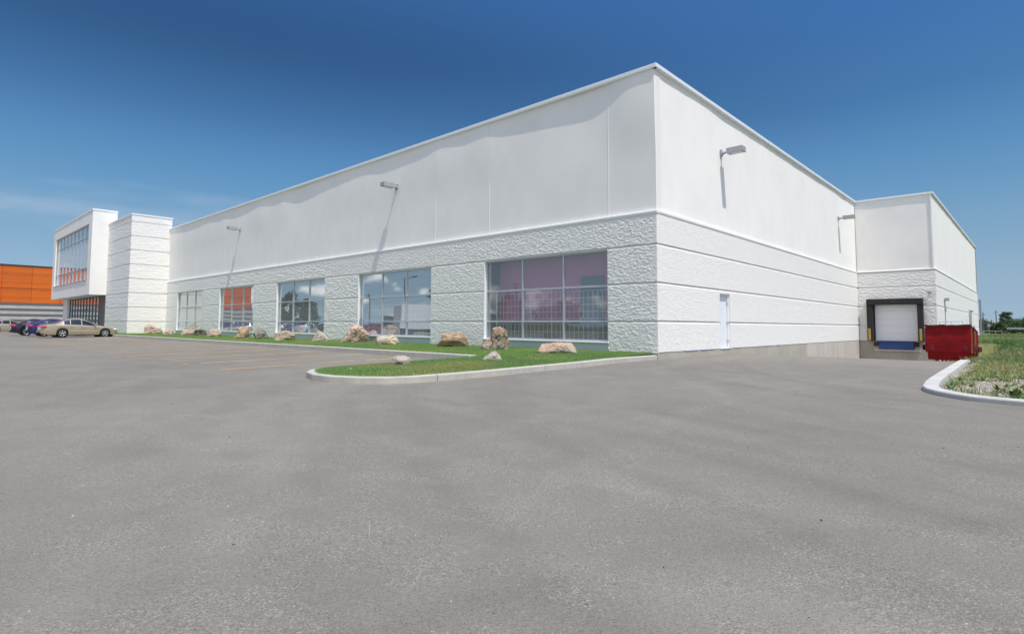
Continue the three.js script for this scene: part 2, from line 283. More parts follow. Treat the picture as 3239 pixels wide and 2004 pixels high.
// ---------------------------------------------------------------- parking bay lines, worn yellow paint
const paintMap = dataTex(256, 512, (x, y) => { const u = x / 256, v = y / 512, n = vn2w(u * 12, v * 40, 12, 40), f = h2(x, y + 991); const k = 0.86 + 0.35 * (n - 0.5) + 0.2 * (f - 0.5); return [k, k, k]; });
M.paint = mat(0.88, 0.50, 0.14, 0.9, { map: rep(paintMap, 1, 0.5) });
for (let k = 0; k < 13; k++) {
  const x = -6.45 - 2.78 * k, r = rng(300 + k), gs = []; let z = 4.62;
  while (z < 10.7) { const L = 0.5 + r() * 1.6, e = Math.min(10.7, z + L), n = 6; gs.push(grid(2, n, (i, j) => { const zz = mix(z, e, j / (n - 1)), xx = x + (i - 0.5) * (0.125 - 0.03 * vn2(zz * 7, k * 3.3)); return [xx, G(xx, zz) + 0.007, zz]; }, (p) => [p[0], p[2]], true)); z = e + (r() < 0.35 ? 0.06 + 0.3 * r() : 0); }
  tag(obj('parking_line', gs, M.paint), 'faded yellow parking bay line on the asphalt', 'road marking', 'parking bay lines', 'structure');
}
// ---------------------------------------------------------------- the white warehouse
const stuccoBump = dataTex(1024, 1024, (x, y) => { const u = x / 1024, v = y / 1024, h = 0.5 + 0.35 * (vn2w(u * 300, v * 300, 300, 300) - 0.5) + 0.25 * (vn2w(u * 90, v * 90, 90, 90) - 0.5) + 0.3 * (vn2w(u * 9, v * 14, 9, 14) - 0.5); return [h, h, h]; });
const stuccoMap = dataTex(1024, 1024, (x, y) => { const u = x / 1024, v = y / 1024; const k = 0.955 + 0.05 * (vn2w(u * 5, v * 3, 5, 3) - 0.5) + 0.04 * (vn2w(u * 19, v * 13, 19, 13) - 0.5) + 0.02 * (h2(x, y) - 0.5); return [k, k, k]; });
const rockBump = dataTex(1024, 1024, (x, y) => { const u = x / 1024, v = y / 1024, rr = v * 62 + 1.6 * vn2w(u * 22, v * 14, 22, 14), row = Math.floor(rr), cc = u * 34 + h2(row, 77) * 9 + 1.4 * vn2w(u * 17, v * 40, 17, 40), ci = Math.floor(cc), fr = rr - row, fc = cc - ci, edge = sst(0, 0.22, fr) * sst(1, 0.85, fr) * (0.5 + 0.5 * sst(0, 0.12, fc) * sst(1, 0.9, fc)), h = edge * (0.30 + 0.45 * h2(ci + 311, row + 97)) + 0.17 * vn2w(u * 120, v * 210, 120, 210) + 0.08 * vn2w(u * 260, v * 340, 260, 340); return [h, h, h]; });
M.stucco = mat(0.90, 0.888, 0.86, 0.85, { map: rep(stuccoMap, 1 / 7), bumpMap: rep(stuccoBump, 1 / 2.5), bumpScale: 0.0008 });
M.split = mat(0.90, 0.89, 0.865, 0.8, { bumpMap: rep(rockBump, 1 / 2.2), bumpScale: 0.0125 });
M.groove = mat(0.80, 0.80, 0.79, 0.8, { bumpMap: rep(concreteBump, 1), bumpScale: 0.004 });
M.coping = mat(0.84, 0.86, 0.88, 0.4, { metalness: 0.1 });
M.trim = mat(0.86, 0.86, 0.86, 0.6);
M.alu = mat(0.56, 0.60, 0.64, 0.38, { metalness: 0.55 });
M.apron = mat(0.60, 0.69, 0.76, 0.5);
M.whiteMetal = mat(0.83, 0.85, 0.87, 0.45);
M.glass = mat(0.84, 0.89, 0.91, 0.0, { transmission: 1, thickness: 0, ior: 1.9, metalness: 0.62 });
M.glassClear = mat(0.86, 0.90, 0.92, 0.0, { transmission: 1, thickness: 0, ior: 1.85, metalness: 0.19 });
M.dark = mat(0.06, 0.06, 0.065, 0.9);
M.interior = mat(0.30, 0.30, 0.31, 0.9);
M.black = mat(0.018, 0.019, 0.02, 0.75);
M.roof = mat(0.35, 0.35, 0.35, 0.9);

class Wall { // local u along the wall, y up, n out of it
  constructor(O, U, N) { this.O = O; this.U = U; this.N = N; }
  p(u, y, n) { return [this.O[0] + this.U[0] * u + this.N[0] * n, this.O[1] + y, this.O[2] + this.U[2] * u + this.N[2] * n]; }
  box(u0, u1, y0, y1, n0, n1) { const a = this.p(u0, y0, n0), b = this.p(u1, y1, n1), m = (k) => Math.min(a[k], b[k]), x = (k) => Math.max(a[k], b[k]); return box(m(0), x(0), m(1), x(1), m(2), x(2)); }
  cham(u0, u1, y0, y1, n0, n1, c) { const a = this.p(u0, y0, n0), b = this.p(u1, y1, n1), m = (k) => Math.min(a[k], b[k]), x = (k) => Math.max(a[k], b[k]); return chamferBox(m(0), x(0), m(1), x(1), m(2), x(2), c); }
  // a heightfield sheet h(u, y) with its rim turned back to n = back
  sheet(u0, u1, y0, y1, du, dy, h, back) {
    const nu = Math.max(2, Math.round((u1 - u0) / du)) + 1, nv = Math.max(2, Math.round((y1 - y0) / dy)) + 1;
    return grid(nu + 4, nv + 4, (i, j) => {
      const ii = clamp(i - 2, 0, nu - 1), jj = clamp(j - 2, 0, nv - 1), u = u0 + (u1 - u0) * ii / (nu - 1), y = y0 + (y1 - y0) * jj / (nv - 1);
      const rim = i === 0 || j === 0 || i === nu + 3 || j === nv + 3; return this.p(u, y, rim ? back : h(u, y));
    }, (p, i, j) => { const u = u0 + (u1 - u0) * clamp(i - 2, 0, nu - 1) / (nu - 1), y = y0 + (y1 - y0) * clamp(j - 2, 0, nv - 1) / (nv - 1); return [u, y]; });
  }
}
// hewn face of the precast courses: horizontally drawn lumps and splits
let faceSeed = 0;
function hewn(amp, seed, q = 1) {
  return (uu, yy) => {
    const u = uu * q, y = yy * q;
    // stepped courses of broken stone: each ragged row jumps a little in depth
    const r0 = y * 25 + 1.2 * vn2(u * 5.2 + seed, y * 3), row = Math.floor(r0), f = r0 - row;
    const ch = u * 8 + row * 7.31 + seed + 1.5 * vn2(u * 3 + row, 4.4), ci = Math.floor(ch), a = 0.45 * vn2(u * 15 + row * 13.7 + seed * 3.1, row * 5.3 + seed) + 0.55 * h2(ci + 900, row + 500) * sst(0, 0.18, ch - ci), b = vn2(u * 30 + seed, y * 44 + 5.5), c = vn2(u * 2.6 + seed * 1.7, y * 6 + 2.2), d = vn2(u * 52 + seed, y * 62);
    return amp * (1.05 * sst(0.15, 0.85, a) * (0.55 + 0.45 * sst(0, 0.35, f)) + 0.50 * b + 0.34 * d + 0.15 * c - 0.95);
  };
}
const front = new Wall([0, 0, 0], [1, 0, 0], [0, 0, 1]);
const side = new Wall([0, 0, 0], [0, 0, -1], [1, 0, 0]);
const LR = 27.42, LL = 47.1, WX = 4.11, WL = 33;
const wingF = new Wall([0, 0, -LR], [1, 0, 0], [0, 0, 1]);
const wingS = new Wall([WX, 0, -LR], [0, 0, -1], [1, 0, 0]);
const rear = new Wall([0, 0, -LR - WL], [1, 0, 0], [0, 0, -1]);
const HT = 9.34, HB = 4.66, GR = [1.191, 2.411, 3.631];       // wall head, top of the hewn band, grooves
const GH = 0.031;                                              // half the groove's width
const WIN = []; for (let k = 0; k < 5; k++) WIN.push([-1.80 - 9.155 * k - 5.83, -1.80 - 9.155 * k]);

const hall = thing('warehouse', 'long white warehouse with hewn lower band, front windows and loading dock', 'building');
function course(w, u0, u1, y0, y1, near, seed, parent = hall) {
  const fine = near ? [0.021, 0.0145] : [0.04, 0.022];
  const f = hewn((w === side || w === wingS ? 0.0048 : 0.0100) * (near ? 1 : 1.5), seed, near ? 1.15 : 0.72); obj('stone_course', w.sheet(u0, u1, y0, y1, fine[0], fine[1], (u, y) => f(u, y) - 0.022 * sst(0.028, 0, y1 - y), -0.075), M.split, parent);
}
// --- the front: hewn courses between the windows
{
  const ys = [0.19, GR[0] - GH, GR[0] + GH, GR[1] - GH, GR[1] + GH, GR[2] - GH, GR[2] + GH, HB - 0.07];
  const gaps = [[-LL, WIN[4][0]], [WIN[4][1], WIN[3][0]], [WIN[3][1], WIN[2][0]], [WIN[2][1], WIN[1][0]], [WIN[1][1], WIN[0][0]], [WIN[0][1], -0.012]];
  gaps.forEach(([a, b], gi) => { for (let k = 0; k < 3; k++) course(front, a, b, ys[2 * k], ys[2 * k + 1], b > -16, gi * 7 + k); });
  // the band over the windows runs through, in lengths
  const cut = [-LL, -37.9, -28.75, -19.6, -10.45, -0.012]; for (let k = 0; k < 5; k++) course(front, cut[k] + 0.002, cut[k + 1], ys[6], ys[7], k > 2, 60 + k);
  // core behind the courses (seen in the grooves) and round the windows
  const cores = gaps.map(([a, b]) => front.box(a, b - (b > -1 ? 0.06 : 0), -0.2, GR[2] + 0.2, -0.42, -0.068)); cores.push(front.box(-LL, -0.05, GR[2] + 0.2, HT, -0.42, -0.14));
  cores.push(front.box(-LL, -0.07, GR[2] + 0.01, GR[2] + 0.199, -0.42, -0.069));
  for (const [a, b] of WIN) cores.push(front.box(a, b, -0.2, 0.18, -0.42, -0.1));
  obj('wall_core', cores, M.groove, hall);
}
// --- the front: upper panels of render; the hand-trowelled face waves, the drip of the coping casts the wavy shade
const drop = slut([[-48, 0.32], [-45.5, 0.30], [-43, 0.55], [-40, 0.45], [-37.8, 0.30], [-36, 0.55], [-34.6, 0.45], [-33.2, 0.70], [-31, 0.60], [-29.6, 0.36], [-28.6, 0.30], [-27, 0.62], [-25.4, 0.55], [-24, 1.05], [-22, 0.95], [-20.5, 0.72], [-18.5, 0.55], [-16.6, 0.42], [-15, 0.70], [-13, 0.62], [-11.6, 0.50], [-10.6, 0.22], [-9, 0.50], [-7.7, 0.38], [-7.0, 0.62], [-6.2, 0.80], [-4.4, 1.00], [-2.6, 1.20], [-1.8, 0.85], [-1.1, 0.28], [-0.3, 0.22], [0, 0.3]]);
const OVER = 0.128;
const JOINT = [-LL, -43.95, -37.97, -34.75, -28.78, -25.62, -19.62, -16.5, -10.5, -7.46, -1.81, -0.012];
JOINT[8] = -10.83;
for (let k = 0; k < JOINT.length - 1; k++) {
  const u0 = JOINT[k] + 0.0085, u1 = JOINT[k + 1] - (k === JOINT.length - 2 ? 0 : 0.0085);
  const h = (u, y) => { const t = sst(HB, HT, y), top = OVER - mix(0.90, drop(u), 0.66) * 0.13; const n = -0.11 + mix(OVER - 0.117 + 0.004 * (fbm2(u * 0.4, y * 0.5 + k * 9, 3) - 0.5), top, sst(0.30, 0.93, t)) + 0.0012 * (fbm2(u * 1.6, y * 1.3 + 20, 3) - 0.5); return n; };
  obj('render_panel', front.sheet(u0, k === JOINT.length - 2 ? -0.056 : u1, HB + 0.045, HT - 0.01, 0.14, 0.14, h, -0.13), M.stucco, hall);
  if (k) obj('joint_seal', front.box(JOINT[k] - 0.009, JOINT[k] + 0.009, HB + 0.045, HT - 0.01, -0.135, k > 7 ? -0.090 : -0.096), M.trim, hall);
}
obj('band_cap', [front.cham(-LL, 0.022, HB - 0.028, HB + 0.04, -0.1, 0.02, 0.012), front.box(-LL, 0.018, HB - 0.068, HB - 0.03, -0.1, 0.006)], M.trim, hall);
obj('coping', [front.cham(-LL, -0.505, HT - 0.005, HT + 0.115, -0.5, 0.018, 0.008), front.cham(-0.502, 0.047, HT - 0.005, HT + 0.1155, -0.5, 0.0185, 0.008), front.box(-LL, 0.03, HT - 0.03, HT - 0.006, -0.1, 0.006)], M.coping, hall);
// --- the side wall
{
  const ys = [0.22, GR[0] - GH, GR[0] + GH, GR[1] - GH, GR[1] + GH, GR[2] - GH, GR[2] + GH, HB - 0.07], D0 = 4.80, D1 = 5.76, DT = 2.27;
  for (let k = 0; k < 4; k++) {
    const y0 = ys[2 * k], y1 = ys[2 * k + 1], c = [0.0, D0, D1, 13.5, LR];
    if (k < 2) { const top = k === 1; course(side, c[0], D0, y0, y1, true, 80 + k); course(side, D1, c[3], y0, y1, true, 90 + k); course(side, c[3] + 0.002, LR, y0, y1, false, 95 + k); if (top) course(side, D0 + 0.001, D1 - 0.001, DT + 0.002, y1, true, 99); }
    else { course(side, 0, c[3], y0, y1, true, 100 + k); course(side, c[3] + 0.002, LR, y0, y1, false, 105 + k); }
  }
  obj('wall_core', [side.box(0.07, D0, 0.0, GR[2] + 0.2, -0.42, -0.068), side.box(D1, LR, 0.0, GR[2] + 0.2, -0.42, -0.068), side.box(D0, D1, DT, GR[2] + 0.2, -0.42, -0.068), side.box(0.15, LR, GR[2] + 0.2, HT, -0.42, -0.13)], M.groove, hall);
  const h = (u, y) => -0.06 + 0.018 * (fbm2(u * 0.5 + 30, y * 0.4, 3) - 0.5) * 2 * (0.4 + 0.6 * sst(HB, HT, y)) + 0.004 * (fbm2(u * 1.9, y * 1.7 + 7, 3) - 0.5);
  obj('render_panel', side.sheet(0.10, 13.71, HB + 0.045, HT - 0.01, 0.16, 0.16, (u, y) => mix(-0.055, h(u, y), sst(0.1, 0.8, u)), -0.13), M.stucco, hall);
  obj('render_panel', side.sheet(13.715, LR, HB + 0.045, HT - 0.01, 0.16, 0.16, h, -0.13), M.stucco, hall);
  obj('band_cap', [side.cham(0.101, LR, HB - 0.028, HB + 0.041, -0.1, 0.022, 0.012), side.box(0.001, LR, HB - 0.068, HB - 0.03, -0.1, 0.007)], M.trim, hall);
  obj('coping', [side.cham(0.502, LR, HT - 0.005, HT + 0.116, -0.5, 0.047, 0.008), side.box(0.002, LR, HT - 0.03, HT - 0.006, -0.1, 0.035)], M.coping, hall);
  // concrete foundation, cast in bays, with a ragged strip of blue membrane along its head
  const bays = [0.0, 5.2, 9.5, 15.6, 19.6, LR]; for (let k = 0; k < 5; k++) obj('foundation', side.sheet(bays[k] + 0.004, bays[k + 1] - 0.004, -1.25, 0.195, 0.3, 0.12, (u, y) => -0.012 + 0.012 * (fbm2(u * 2.2, y * 3, 3) - 0.5), -0.3), k < 3 ? M.foundation : M.foundationNew, hall);
  M.membrane = mat(0.13, 0.22, 0.42, 0.6);
  const r = rng(5); for (const [a, b] of [[1.9, 4.3], [6.1, 6.8], [8.8, 10.3], [11.2, 11.4]]) { let u = a; while (u < b) { const L = 0.25 + r() * 0.5; obj('membrane_scrap', (side.box(u, Math.min(b, u + L), 0.205 - r() * 0.02, 0.2155, -0.05, -0.004 + r() * 0.008)), M.membrane, hall); u += L + 0.05 + (r() < 0.5 ? 0.3 * r() : 0); } }
  // service door
  const dr = part('service_door', hall); M.doorLeaf = mat(0.79, 0.825, 0.87, 0.5);
  obj('leaf', side.cham(D0 + 0.06, D1 - 0.06, 0.215, DT - 0.06, -0.17, -0.125, 0.004), M.doorLeaf, dr);
  obj('frame', [side.box(D0, D0 + 0.055, 0.20, DT - 0.001, -0.22, -0.065), side.box(D1 - 0.055, D1, 0.20, DT - 0.001, -0.22, -0.065), side.box(D0 + 0.055, D1 - 0.055, DT - 0.055, DT - 0.001, -0.22, -0.065)], M.whiteMetal, dr);
  obj('handle', [side.box(D0 + 0.11, D0 + 0.25, 1.145, 1.17, -0.09, -0.07), side.box(D0 + 0.11, D0 + 0.15, 1.12, 1.2, -0.125, -0.07)], M.alu, dr);
  for (const y of [0.42, 1.12, 1.86]) obj('hinge', side.box(D1 - 0.075, D1 - 0.04, y, y + 0.12, -0.126, -0.055), M.alu, dr);
  obj('scuff', [side.box(D0 + 0.28, D0 + 0.40, 1.66, 1.668, -0.1249, -0.124), side.box(D0 + 0.30, D0 + 0.31, 1.57, 1.65, -0.1249, -0.124), side.box(D0 + 0.44, D0 + 0.52, 1.70, 1.708, -0.1249, -0.124)], M.alu, dr);
  obj('threshold', side.box(D0, D1, 0.196, 0.212, -0.2, 0.01), M.alu, dr);
}
// --- the dock wing
{
  const h = (w) => (u, y) => -0.05 + 0.03 * (fbm2(u * 0.6 + 60 + w, y * 0.5, 3) - 0.5);
  const X0 = 0.50, X1 = 3.46, DTp = 2.88;                       // dock opening with its seal
  const ys = [0.20, GR[0] - GH, GR[0] + GH, GR[1] - GH, GR[1] + GH, GR[2] - GH, GR[2] + GH, HB - 0.07];
  for (let k = 0; k < 4; k++) {
    if (k < 2) { course(wingF, 0.01, X0 + 0.1, ys[2 * k], ys[2 * k + 1], false, 140 + k); course(wingF, X1 - 0.1, WX - 0.012, ys[2 * k], ys[2 * k + 1], false, 144 + k); }
    else if (k === 2) { course(wingF, 0.01, WX - 0.012, DTp - 0.1, ys[5], false, 148); course(wingF, 0.01, X0 + 0.1, ys[4], DTp - 0.101, false, 149); course(wingF, X1 - 0.1, WX - 0.012, ys[4], DTp - 0.101, false, 151); }
    else course(wingF, 0.01, WX - 0.012, ys[6], ys[7], false, 152);
    course(wingS, 0, 16.4, ys[2 * k], ys[2 * k + 1], false, 160 + k); course(wingS, 16.402, WL, ys[2 * k], ys[2 * k + 1], false, 170 + k);
  }
  obj('wall_core', [wingF.box(0, X0 + 0.4, 0.0, HT, -0.42, -0.13), wingF.box(X1 - 0.3, WX - 0.06, 0.0, HT, -0.42, -0.13), wingF.box(X0 + 0.4, X1 - 0.3, DTp - 0.3, HT, -0.42, -0.13), wingF.box(0, X0 + 0.1, 0.0, GR[2] + 0.2, -0.129, -0.068), wingF.box(X1 - 0.1, WX - 0.06, 0.0, GR[2] + 0.2, -0.129, -0.068), wingF.box(X0 + 0.1, X1 - 0.1, DTp - 0.1, GR[2] + 0.2, -0.129, -0.068), wingS.box(0.07, WL, 0.0, GR[2] + 0.2, -0.42, -0.068), wingS.box(0.15, WL, GR[2] + 0.2, HT, -0.42, -0.13)], M.groove, hall);
  obj('render_panel', wingF.sheet(-0.05, WX - 0.05, HB + 0.045, HT - 0.01, 0.16, 0.16, h(0), -0.125), M.stucco, hall);
  obj('render_panel', wingS.sheet(0.0, WL, HB + 0.045, HT - 0.01, 0.25, 0.25, (u, y) => (u < 0.02 ? -0.05 : h(20)(u, y)), -0.125), M.stucco, hall);
  obj('band_cap', [wingF.cham(0.025, WX + 0.02, HB - 0.028, HB + 0.04, -0.1, 0.02, 0.012), wingS.cham(0.101, WL, HB - 0.028, HB + 0.041, -0.1, 0.022, 0.012)], M.trim, hall);
  obj('coping', [wingF.cham(0.05, WX + 0.045, HT - 0.005, HT + 0.114, -0.5, 0.018, 0.008), wingS.cham(0.502, WL, HT - 0.005, HT + 0.115, -0.5, 0.046, 0.008)], M.coping, hall);
  obj('foundation', wingF.sheet(0.0, WX, -1.3, 0.185, 0.3, 0.12, (u, y) => -0.01 + 0.012 * (fbm2(u * 2.2 + 9, y * 3, 3) - 0.5), -0.3), M.foundation, hall);
  obj('foundation', wingS.sheet(0.004, WL, -1.3, 0.185, 0.8, 0.3, () => -0.012, -0.3), M.foundation, hall);
  // loading dock: foam seal, sectional door, leveller lip, bumpers
  const dock = part('loading_dock', hall);
  obj('dock_seal', wingF.cham(X0, X1, 2.50, DTp, -0.1, 0.36, 0.03), M.black, dock);
  obj('dock_seal', wingF.cham(X0, X0 + 0.33, 0.22, 2.499, -0.1, 0.33, 0.03), M.black, dock);
  obj('dock_seal', wingF.cham(X1 - 0.30, X1, 0.22, 2.499, -0.1, 0.33, 0.03), M.black, dock);
  M.yellow = mat(0.60, 0.42, 0.08, 0.7);
  for (const u of [X0 + 0.07, X1 - 0.21]) { const s = obj('guide_strip', wingF.cham(u, u + 0.12, 0.25, 0.98, 0.33, 0.336, 0.002), M.yellow, dock); for (let k = 0; k < 5; k++) obj('guide_mark', wingF.box(u + 0.045, u + 0.075, 0.32 + k * 0.13, 0.39 + k * 0.13, 0.336, 0.3385), M.black, s); }
  { // plate of worn yellow lettering on the header pad
    const c = document.createElement('canvas'); c.width = 256; c.height = 48; const x = c.getContext('2d'); x.fillStyle = '#1c1c1b'; x.fillRect(0, 0, 256, 48); x.fillStyle = '#8f7421'; x.fillRect(10, 14, 236, 5); x.fillRect(26, 26, 204, 6);
    const t = new THREE.CanvasTexture(c); t.colorSpace = THREE.SRGBColorSpace; const g = new THREE.PlaneGeometry(0.36, 0.07); g.translate(1.95, 2.70, -LR + 0.3625); obj('maker_plate', g, mat(1, 1, 1, 0.7, { map: t }), dock);
  }
  M.doorWhite = mat(0.80, 0.81, 0.83, 0.5);
  const dw = part('sectional_door', dock); for (let k = 0; k < 5; k++) obj('door_section', wingF.cham(X0 + 0.34, X1 - 0.31, 0.20 + k * 0.475, 0.20 + (k + 1) * 0.475 - 0.004, -0.11, -0.07, 0.004), M.doorWhite, dw);
  obj('door_track', [wingF.box(X0 + 0.331, X0 + 0.40, 0.2, 2.5, -0.07, 0.0)], M.dark, dock);
  M.blue = mat(0.022, 0.055, 0.20, 0.5);
  obj('leveller_lip', [wingF.cham(X0 + 0.58, X1 - 0.55, -0.33, 0.16, 0.02, 0.10, 0.01), wingF.box(X0 + 0.52, X1 - 0.50, 0.165, 0.185, -0.1, 0.13)], M.blue, dock);
  for (const u of [X0 + 0.30, X1 - 0.54]) obj('bumper', wingF.cham(u, u + 0.26, -0.13, 0.155, 0.0, 0.12, 0.015), M.black, dock);
  obj('pit_ledge', wingF.cham(X0 + 0.30, X1 - 0.24, -0.46, -0.335, -0.05, 0.075, 0.015), M.foundationNew, dock);
}
// --- roof slab, floor and inner partitions close the hall
obj('roof', [box(-LL, -0.4, HT - 0.7, HT - 0.5, -60, -0.4), box(-0.4, WX - 0.4, HT - 0.7, HT - 0.5, -60, -LR - 0.4)], M.roof, hall);
obj('floor', [box(-LL, -0.4, 0.0, 0.17, -60, -0.4), box(-0.4, WX - 0.4, 0.0, 0.17, -60, -LR - 0.4)], M.interior, hall);
obj('rear_wall', [box(-LL, WX, -0.5, HT, -LR - WL, -LR - WL + 0.3), box(-LL - 0.3, -LL, -0.5, HT, -LR - WL, 0.0), box(-LL, -0.42, 0.17, HT - 0.7, -9.3, -9)], M.interior, hall);
// --- the front windows
WIN.forEach(([a, b], k) => {
  const w = part('window', hall), F = -0.16, y0 = 0.50, y1 = GR[2] - 0.005, g = k < 1 ? M.glassClear : M.glass;
  obj('apron_panel', front.box(a, b, 0.185, 0.46, -0.18, -0.075), M.apron, w);
  obj('sill', front.cham(a - 0.02, b + 0.02, 0.462, 0.502, -0.2, 0.045, 0.006), M.whiteMetal, w);
  obj('reveal', [front.box(a - 0.001, a + 0.018, y0 + 0.003, y1, -0.30, -0.005), front.box(b - 0.018, b + 0.001, y0 + 0.003, y1, -0.30, -0.005), front.box(a, b, y1 - 0.018, y1 + 0.001, -0.30, -0.006)], M.whiteMetal, w);
  const xs = [a + 0.018, mix(a, b, 0.335), mix(a, b, 0.668), b - 0.018], ys = [y0 + 0.004, 1.185, 2.385, y1 - 0.018], f = [];
  f.push(front.box(xs[0], xs[3], ys[0], ys[0] + 0.06, F - 0.05, F + 0.055), front.box(xs[0], xs[3], ys[3] - 0.05, ys[3], F - 0.05, F + 0.055), front.box(xs[0], xs[0] + 0.055, ys[0] + 0.06, ys[3] - 0.05, F - 0.05, F + 0.054), front.box(xs[3] - 0.055, xs[3], ys[0] + 0.06, ys[3] - 0.05, F - 0.05, F + 0.054));
  obj('frame', f, M.alu, w);
  for (const i of [1, 2]) obj('mullion', front.cham(xs[i] - 0.032, xs[i] + 0.032, ys[0] + 0.06, ys[3] - 0.05, F - 0.05, F + 0.05, 0.004), M.alu, w);
  for (const i of [1, 2]) obj('transom', front.cham(xs[0] + 0.055, xs[3] - 0.055, ys[i] - 0.032, ys[i] + 0.032, F - 0.049, F + 0.046, 0.004), M.alu, w);
  const rr = rng(700 + k);
  for (let i = 0; i < 3; i++) for (let j = 0; j < 3; j++) { // panes: float glass that bows by a millimetre or two and hangs a hair off true
    const u0 = xs[i] + 0.02, u1 = xs[i + 1] - 0.02, v0 = ys[j] + 0.02, v1 = ys[j + 1] - 0.02, bow = (rr() - 0.5) * 0.006, tu = (rr() - 0.5) * 0.004, tv = (rr() - 0.5) * 0.004;
    obj('pane', grid(9, 9, (p, q) => { const s = p / 8, t = q / 8; return [mix(u0, u1, s), mix(v0, v1, t), F + bow * 4 * s * (1 - s) * 4 * t * (1 - t) * 0.5 + tu * (s - 0.5) + tv * (t - 0.5)]; }), g, w);
  }
});
// --- the stair tower
const tF = new Wall([-47, 0, 2.93], [1, 0, 0], [0, 0, 1]), tR = new Wall([-47, 0, 2.93], [0, 0, -1], [1, 0, 0]);
{
  const t = part('stair_tower', hall), TH = 10.28, gy = [0.19]; for (let k = 1; k <= 8; k++) gy.push(1.216 * k - 0.01); gy.push(TH);
  for (let k = 0; k < gy.length - 1; k++) {
    const y0 = gy[k] + (k ? GH : 0), y1 = gy[k + 1] - (k < 8 ? GH : 0);
    obj('stone_course', tF.sheet(-7.6, -0.012, y0, y1, 0.06, 0.03, hewn(0.021, 200 + k, 0.55), -0.10), M.split, t); obj('stone_course', tR.sheet(0, 3.12, y0, y1, 0.05, 0.03, hewn(0.0125, 220 + k, 0.55), -0.10), M.split, t);
  }
  obj('core', [box(-54.6, -47.085, -0.2, TH, -0.18, 2.845)], M.groove, t);
  obj('coping', [box(-54.63, -46.96, TH, TH + 0.12, -0.24, 2.975)], M.coping, t);
}
// --- the glazed box cantilevered over the entrance
{
  const b = part('entrance_box', hall), X0 = -73.1, X1 = -54.55, Y0 = 3.66, Y1 = 11.5, Z = 4.25, wx0 = -71.9, wx1 = -55.85, wy0 = 5.08, wy1 = 10.38;
  const w = new Wall([0, 0, Z], [1, 0, 0], [0, 0, 1]);
  obj('shell', [w.box(X0, wx0, Y0, Y1, -0.5, 0), w.box(wx1, X1, Y0, Y1, -0.5, 0), w.box(wx0, wx1, Y0, wy0, -0.5, 0), w.box(wx0, wx1, wy1, Y1, -0.5, 0), box(X1 - 0.3, X1, Y0, Y1, 2.5, Z - 0.5), box(X0, X0 + 0.3, Y0, Y1, 2.5, Z - 0.5), box(X0 + 0.3, X1 - 0.3, Y0, Y0 + 0.3, 2.5, Z - 0.5), box(X0 + 0.3, X1 - 0.3, Y1 - 0.4, Y1 - 0.1, 2.5, Z - 0.5), box(X0, X1, Y0, Y1, 2.3, 2.5)], M.stucco, b);
  obj('coping', [box(X0 - 0.04, X1 + 0.04, Y1, Y1 + 0.15, Z - 0.5, Z + 0.04), box(X0 - 0.04, X1 + 0.04, Y1, Y1 + 0.15, 2.27, Z - 0.501)], M.coping, b);
  const fr = []; for (const y of [wy0 + 0.03, 6.28, 9.18, wy1 - 0.03]) fr.push(w.box(wx0, wx1, y - 0.03, y + 0.03, -0.25, -0.13)); obj('transoms', fr, M.alu, b);
  const n = 9; for (let k = 0; k <= n; k++) { const u = mix(wx0 + 0.03, wx1 - 0.03, k / n); obj('mullion', w.box(u - 0.024, u + 0.024, wy0, wy1, -0.26, -0.12), M.alu, b); }
  const yy = [wy0, 6.28, 9.18, wy1]; for (let k = 0; k < n; k++) for (let j = 0; j < 3; j++) obj('pane', box(mix(wx0, wx1, k / n) + 0.03, mix(wx0, wx1, (k + 1) / n) - 0.03, yy[j] + 0.03, yy[j + 1] - 0.03, Z - 0.205, Z - 0.195), M.glass, b);
  obj('window_ledge', box(wx0 - 0.05, wx1 + 0.05, wy0 - 0.06, wy0 - 0.002, Z - 0.2, Z + 0.07), M.alu, b);
  // entrance below: column and recessed curtain wall
  obj('column', chamferBox(-73.0, -70.9, -0.3, Y0 - 0.002, 2.72, 3.1, 0.03), M.trim, b);
  const e = part('entrance_glazing', b); M.teal = mat(0.05, 0.10, 0.12, 0.4);
  const ex = axis([[-70.6, 1.35], [-57.2]]), ez = 2.85; for (let k = 0; k < ex.length; k++) obj('mullion', box(ex[k] - 0.04, ex[k] + 0.04, 0.15, Y0, ez - 0.06, ez + 0.06), M.teal, e);
  for (const y of [0.2, 1.35, 2.45, 3.55]) obj('transom', box(ex[0], ex[ex.length - 1], y - 0.04, y + 0.04, ez - 0.05, ez + 0.05), M.teal, e);
  obj('glass', box(ex[0], ex[ex.length - 1], 0.15, Y0, ez - 0.01, ez), M.glass, e);
  obj('entrance_back', box(-73, -54.6, -0.2, Y0, -3.2, -3), M.interior, b);
  obj('side_glazing', box(-57.13, -54.62, -0.2, Y0 - 0.002, 2.6, 2.88), M.teal, b);
}
